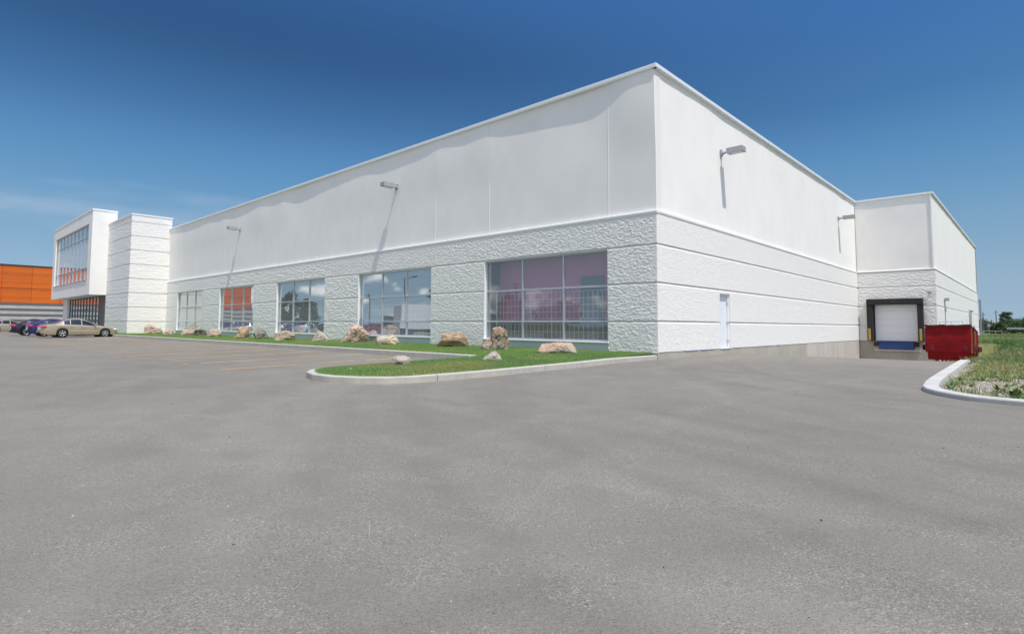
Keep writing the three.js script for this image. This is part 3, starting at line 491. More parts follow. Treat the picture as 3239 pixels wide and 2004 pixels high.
// ---------------------------------------------------------------- lawn strip and island
const soilMap = dataTex(512, 512, (x, y) => { const u = x / 512, v = y / 512, a = vn2w(u * 9, v * 9, 9, 9), b = vn2w(u * 40, v * 40, 40, 40), c = vn2w(u * 160, v * 160, 160, 160), k = 0.55 + 0.5 * (a - 0.5) + 0.5 * (b - 0.5) + 0.6 * (c - 0.5); return S3(0.10 + 0.055 * k, 0.165 + 0.08 * k, 0.03 + 0.02 * k); }, true);
M.lawn = mat(1, 1, 1, 0.95, { map: rep(soilMap, 0.4), bumpMap: rep(concreteBump, 2), bumpScale: 0.01 });
const lawnY = (x, z) => (z < 4.2 ? mix(0.185, gz(4.36) + 0.140, sst(-0.5, 4.4, z)) : gz(z) + mix(0.14, 0.12, sst(4.2, 5, z)) + 0.06 * sst(4.2, 5.5, z) * sst(10.4, 8.6, z) * sst(-3.6, -2.6, x) * sst(0, -1, x)) + 0.025 * (fbm2(x * 0.8, z * 0.8, 3) - 0.5);
const islandR = lut([[4.0, -0.14], [5.3, -0.18], [7.4, -0.26], [8.5, -0.36], [9.25, -0.54], [9.6, -0.75], [9.9, -1.1], [10.1, -1.55], [10.2, -2.0]]), islandL = lut([[4.0, -3.5], [8.9, -3.52], [9.4, -3.44], [9.8, -3.15], [10.05, -2.7], [10.2, -2.3]]);
{
  const xs = axis([[-57, 1], [-14, 0.3], [-0.14]]), zs = axis([[-0.1, 0.25], [4.22]]);
  const lawn = new THREE.Group(); lawn.name = 'lawn'; lawn.userData = { kind: 'structure', label: 'mown green lawn strip and island in front of the warehouse', category: 'lawn' }; scene.add(lawn);
  obj('turf', grid(xs.length, zs.length, (i, j) => [xs[i], lawnY(xs[i], zs[j]), zs[j]], (p) => [p[0], p[2]], true), M.lawn, lawn);
  obj('turf', grid(24, 44, (i, j) => { const z = 4.2 + 6.0 * j / 43, x = mix(islandL(z), islandR(z), i / 23); return [x, lawnY(x, z), z]; }, (p) => [p[0], p[2]], true), M.lawn, lawn);
}
function bladeGeo(n, h, spread, wid, seed, bend = 0.5) { // a tuft of n bent blades, two triangles and a tip each
  const r = rng(seed), pos = [], idx = [], nor = [];
  for (let k = 0; k < n; k++) {
    const a = r() * 6.283, d = Math.sqrt(r()) * spread, x = Math.cos(a) * d, z = Math.sin(a) * d, b = r() * 6.283, L = h * (0.55 + 0.6 * r()), bx = Math.cos(b) * bend * L * (0.4 + r()), bz = Math.sin(b) * bend * L * (0.4 + r()), t = r() * 6.283, wx = Math.cos(t) * wid, wz = Math.sin(t) * wid, o = pos.length / 3;
    pos.push(x - wx, 0, z - wz, x + wx, 0, z + wz, x + bx * 0.35 - wx * 0.8, L * 0.6, z + bz * 0.35 - wz * 0.8, x + bx * 0.35 + wx * 0.8, L * 0.6, z + bz * 0.35 + wz * 0.8, x + bx, L, z + bz);
    for (let q = 0; q < 5; q++) nor.push(0, 1, 0); idx.push(o, o + 1, o + 2, o + 1, o + 3, o + 2, o + 2, o + 3, o + 4);
  }
  const g = new THREE.BufferGeometry(); g.setAttribute('position', new THREE.Float32BufferAttribute(pos, 3)); g.setAttribute('normal', new THREE.Float32BufferAttribute(nor, 3)); g.setIndex(idx); g.computeVertexNormals(); return g;
}
M.blade = mat(1, 1, 1, 0.75, { transmission: 0.3, thickness: 0, side: THREE.DoubleSide });
function scatter(name, label, category, geo, spots, m, tint) {
  const o = new THREE.InstancedMesh(geo, m, spots.length); o.name = numbered(name); const d = new THREE.Object3D(), c = new THREE.Color();
  spots.forEach((s, i) => { d.position.set(s[0], s[1], s[2]); d.rotation.set(0, s[3], 0); d.scale.set(s[4], s[4] * (s[5] ?? 1), s[4]); d.updateMatrix(); o.setMatrixAt(i, d.matrix); const q = tint(s[0], s[2], s[6] ?? 0.5); o.setColorAt(i, c.setRGB(q[0], q[1], q[2])); });
  o.userData = { kind: 'stuff', label, category }; shade(o); scene.add(o); return o;
}
{
  const r = rng(77), spots = [];
  const put = (x, z) => spots.push([x, lawnY(x, z) - 0.005, z, r() * 6.28, 0.8 + 0.5 * r(), 1, r()]);
  for (let k = 0; k < 26000; k++) put(-0.16 - 16 * Math.pow(r(), 1.15), 0.02 + 4.18 * r());
  for (let k = 0; k < 26000; k++) put(-16 - 40 * r(), 0.02 + 4.18 * r());
  for (let k = 0; k < 30000; k++) { const z = 4.15 + 6.02 * r(); put(mix(islandL(z), islandR(z), r()), z); }
  scatter('lawn_grass', 'short green grass blades of the lawn in front of the windows', 'grass', bladeGeo(7, 0.045, 0.055, 0.004, 3), spots, M.blade, (x, z, k) => { const n = fbm2(x * 0.9, z * 0.9, 3), dry = sst(0.48, 0.72, fbm2(x * 0.7 + 8, z * 0.7, 4)) * 0.7; const v = 1.05 + 0.6 * k; return [mix(0.155, 0.27, dry) * v * (0.8 + 0.4 * n), mix(0.262, 0.285, dry) * v * (0.85 + 0.3 * n), mix(0.07, 0.10, dry) * v]; });
  // scraps of white paper and leaf in the grass
  const sc = []; for (let k = 0; k < 16; k++) { const z = 5 + 5 * r(), x = mix(islandL(z), islandR(z), r()); const g = new THREE.PlaneGeometry(0.02 + 0.03 * r(), 0.015); g.rotateX(-1.2 + r()); g.rotateY(r() * 6); g.translate(x, lawnY(x, z) + 0.05, z); sc.push(g); }
  tag(obj('paper_scraps', sc, mat(0.8, 0.8, 0.78, 0.8)), 'tiny white scraps of litter strewn over the grass island', 'litter', null, 'stuff');
}
// ---------------------------------------------------------------- the field and the land beyond
function H(x, z) {
  if (x < 6.58 && z > -62 && z < 66 && x > -142 && !(x > 4.2 && z < -27.4)) return -1.9;
  if (x > 6.58 && z > 5.31 && z < 66 && x < 72) return -1.2;
  let y = 0.12 * sst(-8, -30, z) + 0.10 * sst(10, 20, x) * sst(5, -5, z);
  y += mix(-0.045, 0, sst(-2, -14, z)) + 0.10 * (fbm2(x * 0.35, z * 0.35, 4) - 0.5) * sst(6.9, 8.5, x) + 0.03 * (fbm2(x * 2, z * 2, 2) - 0.5);
  y = mix(y, -0.085 + 0.02 * (vn2(x * 3, z * 3) - 0.5), sst(2.2, 3.8, z) * sst(9.5, 7.8, x)); if (z > 4.4) y = Math.min(y, -0.05);
  const mound = sst(8, 12, x) * sst(-14, -24, z) * sst(-70, -45, z) * sst(44, 24, x); y += 0.40 * mound * (0.6 + 0.6 * fbm2(x * 0.15, z * 0.15, 3));
  const t = sst(6.6, 8.0, x); if (z < -6.5 && z > -27.4) y = mix(Math.min(y, G(6.5, z) - 0.03), y, t);
  if (z <= -27.4 && x <= 8) y = mix(-0.95, y, sst(-27.5, -29.5, z));
  if (x > 60 || z < -90 || x < -60) y = mix(y, -0.25, Math.max(sst(60, 90, x), sst(-90, -140, z)));
  return y;
}
const gravelMap = dataTex(1024, 1024, (x, y) => { const u = x / 1024, v = y / 1024, a = vn2w(u * 7, v * 7, 7, 7), b = vn2w(u * 33, v * 33, 33, 33), c = vn2w(u * 120, v * 120, 120, 120), d = h2(x >> 1, y >> 1); const k = 0.62 + 0.3 * (a - 0.5) + 0.35 * (b - 0.5) + 0.55 * (c - 0.5) + 0.2 * (d - 0.5); return [k, k * 0.985, k * 0.96]; });
M.field = mat(1, 1, 1, 0.95, { map: rep(gravelMap, 0.4), bumpMap: rep(gravelMap, 0.4), bumpScale: 0.03, vertexColors: true });
// how thick the weeds stand: bare gravel inside the kerb corner, thick further back
const weedy = (x, z) => clamp(sst(1.5, -6, z + 1.6 * (fbm2(x * 0.5, z * 0.5, 3) - 0.5) * 2 + 0.12 * (x - 8)) * 0.95 + 0.5 * sst(0.52, 0.68, fbm2(x * 0.9 + 50, z * 0.9, 3)) * 0.8);
{
  const xs = axis([[-1800, 400], [-600, 100], [-142.1, 60], [4.15, 0.6], [6.6, 0.2], [9, 0.35], [20, 1.2], [50, 6], [120, 60], [600, 300], [1800]]), zs = axis([[-1800, 400], [-600, 60], [-140, 8], [-60, 1.2], [-28, 0.5], [-8, 0.25], [5.28, 0.05], [5.33, 5], [70, 100], [600, 400], [1800]]);
  const g = grid(xs.length, zs.length, (i, j) => [xs[i], H(xs[i], zs[j]), zs[j]], (p) => [p[0], p[2]], true), c = new Float32Array(xs.length * zs.length * 3);
  for (let j = 0; j < zs.length; j++) for (let i = 0; i < xs.length; i++) { const x = xs[i], z = zs[j], far = Math.max(sst(-20, -45, z), sst(20, 60, Math.abs(x)), sst(6, 60, z)), w = Math.max(weedy(x, z) * 0.7, far, sst(-14, -24, z)), n = fbm2(x * 0.08, z * 0.08 + 4, 4); c.set([mix(0.60, mix(0.13, 0.30, n), w), mix(0.52, mix(0.20, 0.29, n), w), mix(0.44, mix(0.055, 0.10, n), w)], (j * xs.length + i) * 3); }
  g.setAttribute('color', new THREE.BufferAttribute(c, 3)); const o = obj('field', g, M.field); o.userData = { kind: 'structure', label: 'gravelly field with weeds beyond the white kerb', category: 'field' };
}
{ // the verge between the field and the slanting kerb
  const zi = lut([[7.9, 5.1], [8.2, 5.24], [9.0, 5.40], [12, 5.86], [20, 6.9], [40, 9.4], [60, 12]]), xs = axis([[7.95, 0.3], [20, 1], [60]]), g = grid(xs.length, 4, (i, j) => { const x = xs[i], z = mix(5.24, zi(x), j / 3); return [x, -0.052 + 0.004 * j / 3, z]; }, (p) => [p[0], p[2]], true), c = new Float32Array(xs.length * 12); for (let i = 0; i < xs.length * 4; i++) c.set([0.52, 0.46, 0.36], i * 3); g.setAttribute('color', new THREE.BufferAttribute(c, 3)); const o = obj('verge', g, M.field); o.userData = { kind: 'structure', label: 'strip of bare gravel along the inner side of the white kerb', category: 'verge' };
}
{
  const r = rng(91), a = [], b = [], s = [], t = [], far = [];
  const ok = (x, z) => (z > 4.6 ? x > 7.75 + 0.5 * sst(4.6, 5.2, z) && z < 5.12 : x > 7.36 || z < -7);
  for (let k = 0; k < 26000; k++) { const z = 5.2 - 30 * Math.pow(r(), 1.4), x = 7.3 + 17 * Math.pow(r(), 1.3); if (ok(x, z) && r() < weedy(x, z) * 0.7 + 0.03) a.push([x, H(x, z) - 0.01, z, r() * 6.28, 0.6 + 0.9 * r(), 0.8 + 0.6 * r(), r()]); }
  for (let k = 0; k < 9000; k++) { const z = 5.2 - 26 * Math.pow(r(), 1.3), x = 7.3 + 15 * Math.pow(r(), 1.3); if (ok(x, z) && r() < weedy(x, z) * 0.75 + 0.06) b.push([x, H(x, z) - 0.005, z, r() * 6.28, 0.5 + 0.9 * r(), 1, r()]); }
  for (let k = 0; k < 30000; k++) { const z = -12 - 70 * Math.pow(r(), 1.1), x = 4.6 + 44 * Math.pow(r(), 1.2); if (x < 7.4 && z > -29.5) continue; t.push([x, H(x, z) - 0.02, z, r() * 6.28, 0.8 + 1.1 * r(), 1, r()]); }
  for (let k = 0; k < 12000; k++) { const z = 5.2 - 12 * Math.pow(r(), 1.2), x = 7.3 + 9 * r(); if (ok(x, z)) s.push([x, H(x, z) + 0.002, z, r() * 6.28, 0.25 + 1.1 * Math.pow(r(), 3), 0.6, r()]); }
  for (let k = 0; k < 11000; k++) { const z = -7.5 - 40 * r(), x = 6.75 + 6.5 * r(); t.push([x, H(x, z) - 0.02, z, r() * 6.28, 0.6 + 0.9 * r(), 1, r()]); }
  const grassTint = (x, z, k) => { const n = fbm2(x * 0.4, z * 0.4 + 30, 3), dry = sst(0.45, 0.72, n); return [mix(0.15, 0.36, dry) * (0.7 + 0.6 * k), mix(0.25, 0.34, dry) * (0.7 + 0.6 * k), mix(0.06, 0.13, dry)]; };
  scatter('field_grass', 'thin tufts of grass growing through the gravel by the white kerb', 'grass', bladeGeo(9, 0.13, 0.06, 0.004, 8, 0.7), a, M.blade, grassTint);
  scatter('tall_grass', 'taller pale grass covering the field behind the dumpsters', 'grass', bladeGeo(8, 0.20, 0.16, 0.008, 9, 0.5), t, M.blade, (x, z, k) => { const n = fbm2(x * 0.10, z * 0.10 + 3, 3), dry = sst(0.4, 0.65, n); return [mix(0.12, 0.27, dry) * (0.75 + 0.5 * k), mix(0.23, 0.28, dry) * (0.75 + 0.5 * k), mix(0.06, 0.11, dry)]; });
  // broad leaves: rosettes of dock and plantain
  const lg = []; { const q = rng(15); for (let k = 0; k < 9; k++) { const g = new THREE.PlaneGeometry(0.032, 0.12, 2, 3), p = g.attributes.position; for (let i = 0; i < p.count; i++) { const v = p.getY(i) / 0.12 + 0.5; p.setX(i, p.getX(i) * Math.sin(Math.PI * (0.12 + 0.86 * v))); p.setZ(i, 0.05 * v * v + (Math.abs(p.getX(i)) > 0.001 ? 0.006 : 0)); p.setY(i, v * 0.12); } g.rotateX(0.5 + 0.6 * q()); g.scale(1, 1, 1); g.rotateY(q() * 6.28); g.computeVertexNormals(); lg.push(g.toNonIndexed()); } }
  scatter('broadleaf_weeds', 'small broad leaved weeds dotted over the gravel', 'weeds', mergeGeometries(lg), b, M.blade, (x, z, k) => [0.10 + 0.10 * k, 0.20 + 0.07 * k, 0.035 + 0.03 * k]);
  const st = new THREE.IcosahedronGeometry(0.03, 0); scatter('gravel', 'loose grey and tan pebbles on the bare ground inside the white kerb', 'gravel', st, s, mat(1, 1, 1, 0.9), (x, z, k) => { const v = 0.24 + 0.36 * k; return [v, v * 0.93, v * 0.84]; });
}
// larger weed plants one can pick out near the kerb corner
function weedPlant(x, z, h, n, seed, label) {
  const q = rng(seed), root = thing('weed_plant', label, 'plant', 'weed plants inside the kerb corner', [x, H(x, z) - 0.01, z], q() * 6), stems = [], lv = [];
  for (let k = 0; k < n; k++) {
    const a = q() * 6.283, tilt = 0.25 + 0.7 * q(), L = h * (0.6 + 0.6 * q()), dx = Math.cos(a) * Math.sin(tilt) * L, dz = Math.sin(a) * Math.sin(tilt) * L, dy = Math.cos(tilt) * L;
    stems.push(cyl([0, 0, 0], [dx, dy, dz], 0.004, 0.002, 5));
    for (let m = 0; m < 5; m++) { const t = 0.3 + 0.7 * m / 4, g = new THREE.PlaneGeometry(0.05 * h / 0.2, 0.11 * h / 0.2, 2, 3), p = g.attributes.position, LL2 = 0.11 * h / 0.2; for (let i = 0; i < p.count; i++) { const v = p.getY(i) / LL2 + 0.5; p.setX(i, p.getX(i) * Math.sin(Math.PI * (0.1 + 0.88 * v))); p.setY(i, v * LL2); p.setZ(i, 0.03 * v * v); } g.rotateX(0.6 + 0.9 * q()); g.rotateY(q() * 6.283); g.translate(dx * t, dy * t, dz * t); g.computeVertexNormals(); lv.push(g); }
  }
  obj('stem', stems, mat(0.16, 0.17, 0.06, 0.8), root); obj('foliage', lv, mat(0.12 + 0.05 * q(), 0.22, 0.045, 0.7, { transmission: 0.3, side: THREE.DoubleSide }), root);
}
weedPlant(8.30, 4.25, 0.24, 8, 21, 'bushy green weed in the gravel close to the white kerb corner');
weedPlant(8.62, 3.55, 0.22, 7, 22, 'leafy weed further along the gravel from the kerb corner'); weedPlant(8.05, 3.4, 0.2, 6, 23, 'low leafy weed against the inner face of the white kerb');
weedPlant(8.45, 4.85, 0.16, 6, 24, 'small weed at the edge of the curved white kerb'); weedPlant(9.1, 4.2, 0.2, 7, 25, 'weed in bare gravel beside the brown stick');
{ const q = thing('fallen_stick', 'thin reddish brown stick lying on the bare gravel', 'stick', null, [8.72, -0.01, 2.75], 0.25), g = []; let p = [-0.45, 0.03, 0]; for (let k = 1; k <= 6; k++) { const n = [-0.45 + k * 0.15, 0.03 + 0.012 * Math.sin(k * 1.7), 0.03 * Math.sin(k * 1.1)]; g.push(cyl(p, n, 0.008 - k * 0.0008, 0.0075 - k * 0.0008, 6)); p = n; } obj('twig', g, mat(0.22, 0.09, 0.045, 0.8), q); }
// ---------------------------------------------------------------- boulders on the lawn
M.rock = mat(1, 1, 1, 0.9, { vertexColors: true, bumpMap: rep(concreteBump, 3), bumpScale: 0.012 });
function boulderGeo(poly, w, h, d, seed, cols, rough = 1) {
  const g0 = new THREE.IcosahedronGeometry(1, 26), p0 = g0.attributes.position, key = new Map(), idx = [], V = [], r = rng(seed);
  for (let i = 0; i < p0.count; i++) { const x = p0.getX(i), y = p0.getY(i), z = p0.getZ(i), k = Math.round(x * 4096) + '_' + Math.round(y * 4096) + '_' + Math.round(z * 4096); let v = key.get(k); if (v === undefined) { v = V.length; key.set(k, v); V.push([x, y, z]); } idx.push(v); }
  const cy = 0.42, P = poly.map(([x, y]) => [x * w, (y - cy) * h]);
  if (P[0][1] > -cy * h + 0.01 || true) { /* close under the ground */ P.unshift([P[0][0] * 0.9, -cy * h - 0.08]); P.push([P[P.length - 1][0] * 0.9, -cy * h - 0.08]); }
  const R = (a) => { const c = Math.cos(a), s = Math.sin(a); let best = 1e9; for (let i = 0; i < P.length; i++) { const [x1, y1] = P[i], [x2, y2] = P[(i + 1) % P.length], dx = x2 - x1, dy = y2 - y1, den = c * dy - s * dx; if (Math.abs(den) < 1e-9) continue; const t = (x1 * dy - y1 * dx) / den, u = (x1 * s - y1 * c) / den * 1; if (t > 0 && u >= -1e-6 && u <= 1 + 1e-6 && t < best) best = t; } return best > 1e8 ? 0.5 * Math.min(w, h) : best; };
  const planes = []; for (let k = 0; k < 9; k++) { const a = r() * 6.283, e = (r() - 0.35) * 1.6, n = [Math.cos(a) * Math.cos(e), Math.sin(e), Math.sin(a) * Math.cos(e)]; planes.push([...n, 0.72 + 0.22 * r()]); }
  const pos = [], col = [], sc = 1 / Math.max(w, h), o = seed * 7.3;
  for (const [x, y, z] of V) {
    const a = Math.atan2(y, x), rho = Math.hypot(x, y), k = Math.pow(rho, 0.62), q = R(a) * k;
    let X = Math.cos(a) * q, Y = Math.sin(a) * q, Z = Math.sign(z) * Math.pow(Math.abs(z), 0.75) * d * 0.5;
    for (const [nx, ny, nz, off] of planes) { if (Math.abs(nz) < 0.35) continue; const e = (X / (w * 0.5)) * nx + (Y / (h * 0.5)) * ny + (Z / (d * 0.5)) * nz - off; if (e > 0) { X -= e * nx * w * 0.4; Y -= e * ny * h * 0.4; Z -= e * nz * d * 0.4; } }
    const s = 4.2 * sc, f1 = fbm3(X * s + o, Y * s, Z * s, 4) - 0.5, rg = 1 - Math.abs(2 * fbm3(X * s * 0.8 + 31 + o, Y * s * 1.4, Z * s * 0.8, 4) - 1), crack = sst(0.93, 0.995, rg), f2 = fbm3(X * s * 4, Y * s * 6 + o, Z * s * 4, 3) - 0.5;
    const L = Math.hypot(X, Y, Z) || 1, m = Math.min(w, h) * rough, dd = m * (0.24 * f1 - 0.06 * crack + 0.05 * f2); X += X / L * dd; Y += Y / L * dd; Z += Z / L * dd;
    pos.push(X, Y + cy * h, Z);
    const t1 = sst(0.36, 0.64, fbm3(X * s * 0.7 + 5 + o, Y * s * 0.7, Z * s * 0.7 + 2, 4)), t2 = sst(0.5, 0.7, fbm3(X * s * 1.3 + 55, Y * s * 1.9 + o, Z * s * 1.3, 4)), v = 0.88 + 0.38 * f2 + 0.2 * f1 - 0.15 * crack;
    for (let c = 0; c < 3; c++) { const lum = (q) => 0.3 * q[0] + 0.5 * q[1] + 0.2 * q[2], gr = mix(mix(lum(cols[0]), lum(cols[1]), t1), lum(cols[2]), t2), cc = mix(mix(cols[0][c], cols[1][c], t1), cols[2][c], t2); col.push(Math.max(0.02, mix(gr, cc, 0.84) * v * 1.16)); }
  }
  const g = new THREE.BufferGeometry(); g.setAttribute('position', new THREE.Float32BufferAttribute(pos, 3)); g.setAttribute('color', new THREE.Float32BufferAttribute(col, 3)); const uv = new Float32Array(V.length * 2); for (let i = 0; i < V.length; i++) { uv[2 * i] = pos[3 * i] + pos[3 * i + 2] * 0.7; uv[2 * i + 1] = pos[3 * i + 1] + pos[3 * i + 2] * 0.5; }
  g.setAttribute('uv', new THREE.BufferAttribute(uv, 2)); g.setIndex(idx); g.computeVertexNormals(); return g;
}
const TAN = [[0.52, 0.40, 0.27], [0.40, 0.29, 0.19], [0.30, 0.26, 0.22]], PINK = [[0.58, 0.40, 0.31], [0.50, 0.37, 0.27], [0.36, 0.31, 0.27]], GREY = [[0.36, 0.33, 0.29], [0.27, 0.24, 0.21], [0.14, 0.13, 0.12]], BROWN = [[0.48, 0.32, 0.18], [0.38, 0.24, 0.13], [0.30, 0.24, 0.18]], CREAM = [[0.62, 0.52, 0.34], [0.52, 0.44, 0.31], [0.40, 0.38, 0.34]], RED = [[0.56, 0.32, 0.20], [0.52, 0.43, 0.33], [0.46, 0.40, 0.32]], MIXED = [[0.44, 0.37, 0.28], [0.36, 0.22, 0.12], [0.24, 0.22, 0.19]], PALE = [[0.55, 0.47, 0.39], [0.46, 0.39, 0.31], [0.38, 0.33, 0.27]], DARK = [[0.26, 0.23, 0.20], [0.36, 0.31, 0.26], [0.09, 0.09, 0.09]];
const boulders = [
  [-44.3, 1.66, 1.48, 0.86, 1.0, PINK, 'wedge shaped pink and grey boulder on the grass at the foot of the stone tower', [[-0.5, 0], [-0.48, 0.6], [-0.3, 1], [-0.1, 0.9], [0.15, 0.62], [0.32, 0.6], [0.45, 0.25], [0.5, 0]]],
  [-39.1, 2.14, 0.69, 0.49, 0.6, PINK, 'small pink boulder next to the wedge shaped one by the tower', [[-0.5, 0], [-0.3, 0.6], [0, 1], [0.35, 0.95], [0.5, 0.5], [0.48, 0]]],
  [-36.0, 1.73, 1.05, 0.48, 0.8, TAN, 'low tan boulder leaning against a dark pointed one', [[-0.5, 0.05], [-0.4, 0.7], [-0.1, 0.95], [0.4, 1], [0.5, 0.5], [0.5, 0]]],
  [-34.9, 1.30, 0.80, 0.75, 0.8, DARK, 'dark grey pointed boulder right of the low tan one', [[-0.5, 0], [-0.5, 0.5], [-0.35, 1], [-0.1, 0.97], [0.15, 0.65], [0.45, 0.5], [0.5, 0.2], [0.45, 0]]],
  [-30.4, 2.02, 0.92, 0.55, 0.8, TAN, 'squat orange tan boulder at the left foot of the window that mirrors orange', [[-0.5, 0], [-0.45, 0.5], [-0.2, 0.95], [0.3, 1], [0.5, 0.5], [0.4, 0.05]]],
  [-25.4, 2.29, 0.92, 0.75, 0.7, BROWN, 'upright brown slab boulder before the window that mirrors orange', [[-0.5, 0], [-0.25, 0.5], [-0.15, 0.85], [0.15, 1], [0.35, 0.8], [0.5, 0.4], [0.4, 0]]],
  [-22.9, 2.27, 0.85, 0.75, 0.7, GREY, 'upright grey slab boulder between two windows', [[-0.4, 0], [-0.5, 0.5], [-0.2, 0.95], [0.1, 1], [0.3, 0.6], [0.5, 0.2], [0.5, 0]]],
  [-19.8, 2.44, 1.13, 0.54, 0.8, TAN, 'long tan boulder overhanging at its right end below the third window', [[-0.5, 0.05], [-0.42, 0.6], [-0.2, 1], [0.3, 0.9], [0.5, 0.55], [0.45, 0.12], [0.1, 0]]],
  [-16.7, 2.08, 0.90, 0.60, 0.7, PALE, 'peaked pale boulder with a sloping right flank', [[-0.5, 0.05], [-0.42, 0.4], [-0.25, 0.85], [-0.15, 1], [0.05, 0.8], [0.3, 0.4], [0.5, 0.05]]],
  [-14.9, 1.34, 1.30, 0.86, 1.0, PINK, 'large domed pink boulder at the left end of the fourth window', [[-0.5, 0], [-0.35, 0.35], [-0.15, 0.9], [0.08, 1], [0.28, 0.9], [0.5, 0.5], [0.48, 0.25], [0.35, 0]]],
  [-11.4, 1.99, 1.04, 0.47, 0.75, CREAM, 'cream coloured blocky boulder below the fourth window', [[-0.5, 0.2], [-0.42, 0.8], [-0.1, 1], [0.25, 1], [0.45, 0.6], [0.5, 0.3], [0.35, 0], [-0.3, 0.05]]],
  [-7.6, 1.73, 1.20, 0.59, 0.8, BROWN, 'broad brown cracked boulder against the stone between the last two windows', [[-0.5, 0.25], [-0.3, 0.85], [-0.1, 1], [0.3, 1], [0.48, 0.65], [0.5, 0.1], [0.3, 0], [-0.3, 0.05]]],
  [-5.0, 1.85, 0.66, 0.86, 0.62, MIXED, 'tall grey and rust streaked boulder with a low spur at its left', [[-0.48, 0.02], [-0.5, 0.5], [-0.42, 0.92], [0.0, 1], [0.28, 0.88], [0.42, 0.5], [0.5, 0.1], [0.45, 0]]],
  [-0.8, 6.62, 0.56, 0.26, 0.45, PALE, 'small pointed pale boulder where the grass island meets the lawn', [[-0.5, 0.02], [-0.25, 0.5], [0, 0.97], [0.2, 1], [0.4, 0.5], [0.5, 0.1], [0.48, 0]]],
  [-0.37, 9.59, 0.46, 0.27, 0.40, PALE, 'small rounded pale boulder alone on the grass island', [[-0.5, 0.3], [-0.45, 0.7], [-0.2, 0.97], [0.1, 1], [0.4, 0.8], [0.5, 0.5], [0.48, 0.05], [-0.35, 0.03]]],
  [-1.86, 2.71, 1.32, 0.39, 0.75, RED, 'long low boulder with a reddish top below the window with the pink banner', [[-0.5, 0.2], [-0.4, 0.7], [-0.3, 0.95], [0.0, 0.95], [0.35, 0.9], [0.45, 0.5], [0.5, 0.05], [-0.3, 0]]],
];
boulders.forEach(([bx, bz, w, h, d, cols, label, poly], i) => {
  let px = bx, pz = bz; const ref = lawnY(bx, bz); { const k = (1.023 - ref) / (1.023 - 0.17); px = 8.611 + (bx - 8.611) * k; pz = 16.386 + (bz - 16.386) * k; }
  const vx = px - 8.611, vz = pz - 16.386, L = Math.hypot(vx, vz), cx = px + vx / L * d * 0.38, cz = Math.max(0.25 + d * 0.2, pz + vz / L * d * 0.38), turn = Math.atan2(vx, vz) + Math.PI;
  const root = thing('boulder', label, 'boulder', 'boulders along the lawn', [cx, lawnY(cx, cz) - 0.02, cz], turn);
  obj('stone', boulderGeo(poly, w, h, d, 31 + i, cols, i === 12 ? 1.15 : 1), M.rock, root);
  if (i === 12) { const s = obj('spur', boulderGeo([[-0.5, 0.1], [-0.45, 0.7], [-0.1, 1], [0.4, 0.9], [0.5, 0.4], [0.5, 0]], 0.46, 0.36, 0.4, 90, MIXED), M.rock, root); s.position.set(-0.44, 0, 0.08); }
});
// ---------------------------------------------------------------- wall lamps
M.lampGrey = mat(0.34, 0.37, 0.40, 0.5);
M.lens = mat(0.55, 0.54, 0.46, 0.3);
function wallLamp(w, u, y, label) {
  const o = w.p(u, y, w === front ? -0.1 : -0.05), root = thing('wall_lamp', label, 'lamp', 'box lamps on the white walls', o, Math.atan2(w.N[0], w.N[2]));
  obj('bracket', [chamferBox(-0.10, 0.10, -0.12, 0.12, 0, 0.045, 0.008), cyl([0, -0.02, 0.04], [0, -0.02, 0.15], 0.075, 0.045, 12)], M.lampGrey, root);
  obj('arm', cyl([0, -0.01, 0.1], [0, 0.0, 0.30], 0.045, 0.045, 12), M.lampGrey, root);
  const hd = obj('head', chamferBox(-0.17, 0.17, -0.10, 0.10, 0.26, 0.88, 0.012), M.lampGrey, root); obj('lens', box(-0.12, 0.12, -0.112, -0.099, 0.42, 0.82), M.lens, hd);
}
wallLamp(front, -13.72, 7.70, 'grey box lamp on the front wall above the fourth window');
wallLamp(front, -32.0, 7.70, 'grey box lamp on the front wall above the window that mirrors orange');
wallLamp(side, 5.3, 7.72, 'grey box lamp on the side wall above the white service door');
wallLamp(side, 23.05, 7.69, 'grey box lamp on the side wall next to the dock wing');
{
  const o = wingS.p(4.0, 2.88, 0), t = thing('conduit_lamp', 'small grey lamp on a conduit on the dock wing side wall', 'lamp', null, o, Math.PI / 2);
  obj('lamp_head', chamferBox(-0.14, 0.14, -0.06, 0.14, 0.02, 0.26, 0.02), M.lampGrey, t); obj('conduit', [cyl([0, -1.6, 0.03], [0, 0, 0.03], 0.022, 0.022, 8), box(-0.08, 0.08, -0.75, -0.5, 0, 0.09)], M.lampGrey, t);
  const q = thing('dock_lamp', 'small floodlight on a bent arm beside the black dock seal', 'lamp', null, wingF.p(3.82, 3.20, 0)); obj('arm', [cyl([0, 0, 0], [0, 0.05, 0.30], 0.02, 0.02, 8), box(-0.05, 0.05, -0.05, 0.05, -0.03, 0.03)], M.lampGrey, q); obj('lamp_head', chamferBox(-0.09, 0.09, -0.06, 0.10, 0.27, 0.45, 0.02), M.lampGrey, q);
}
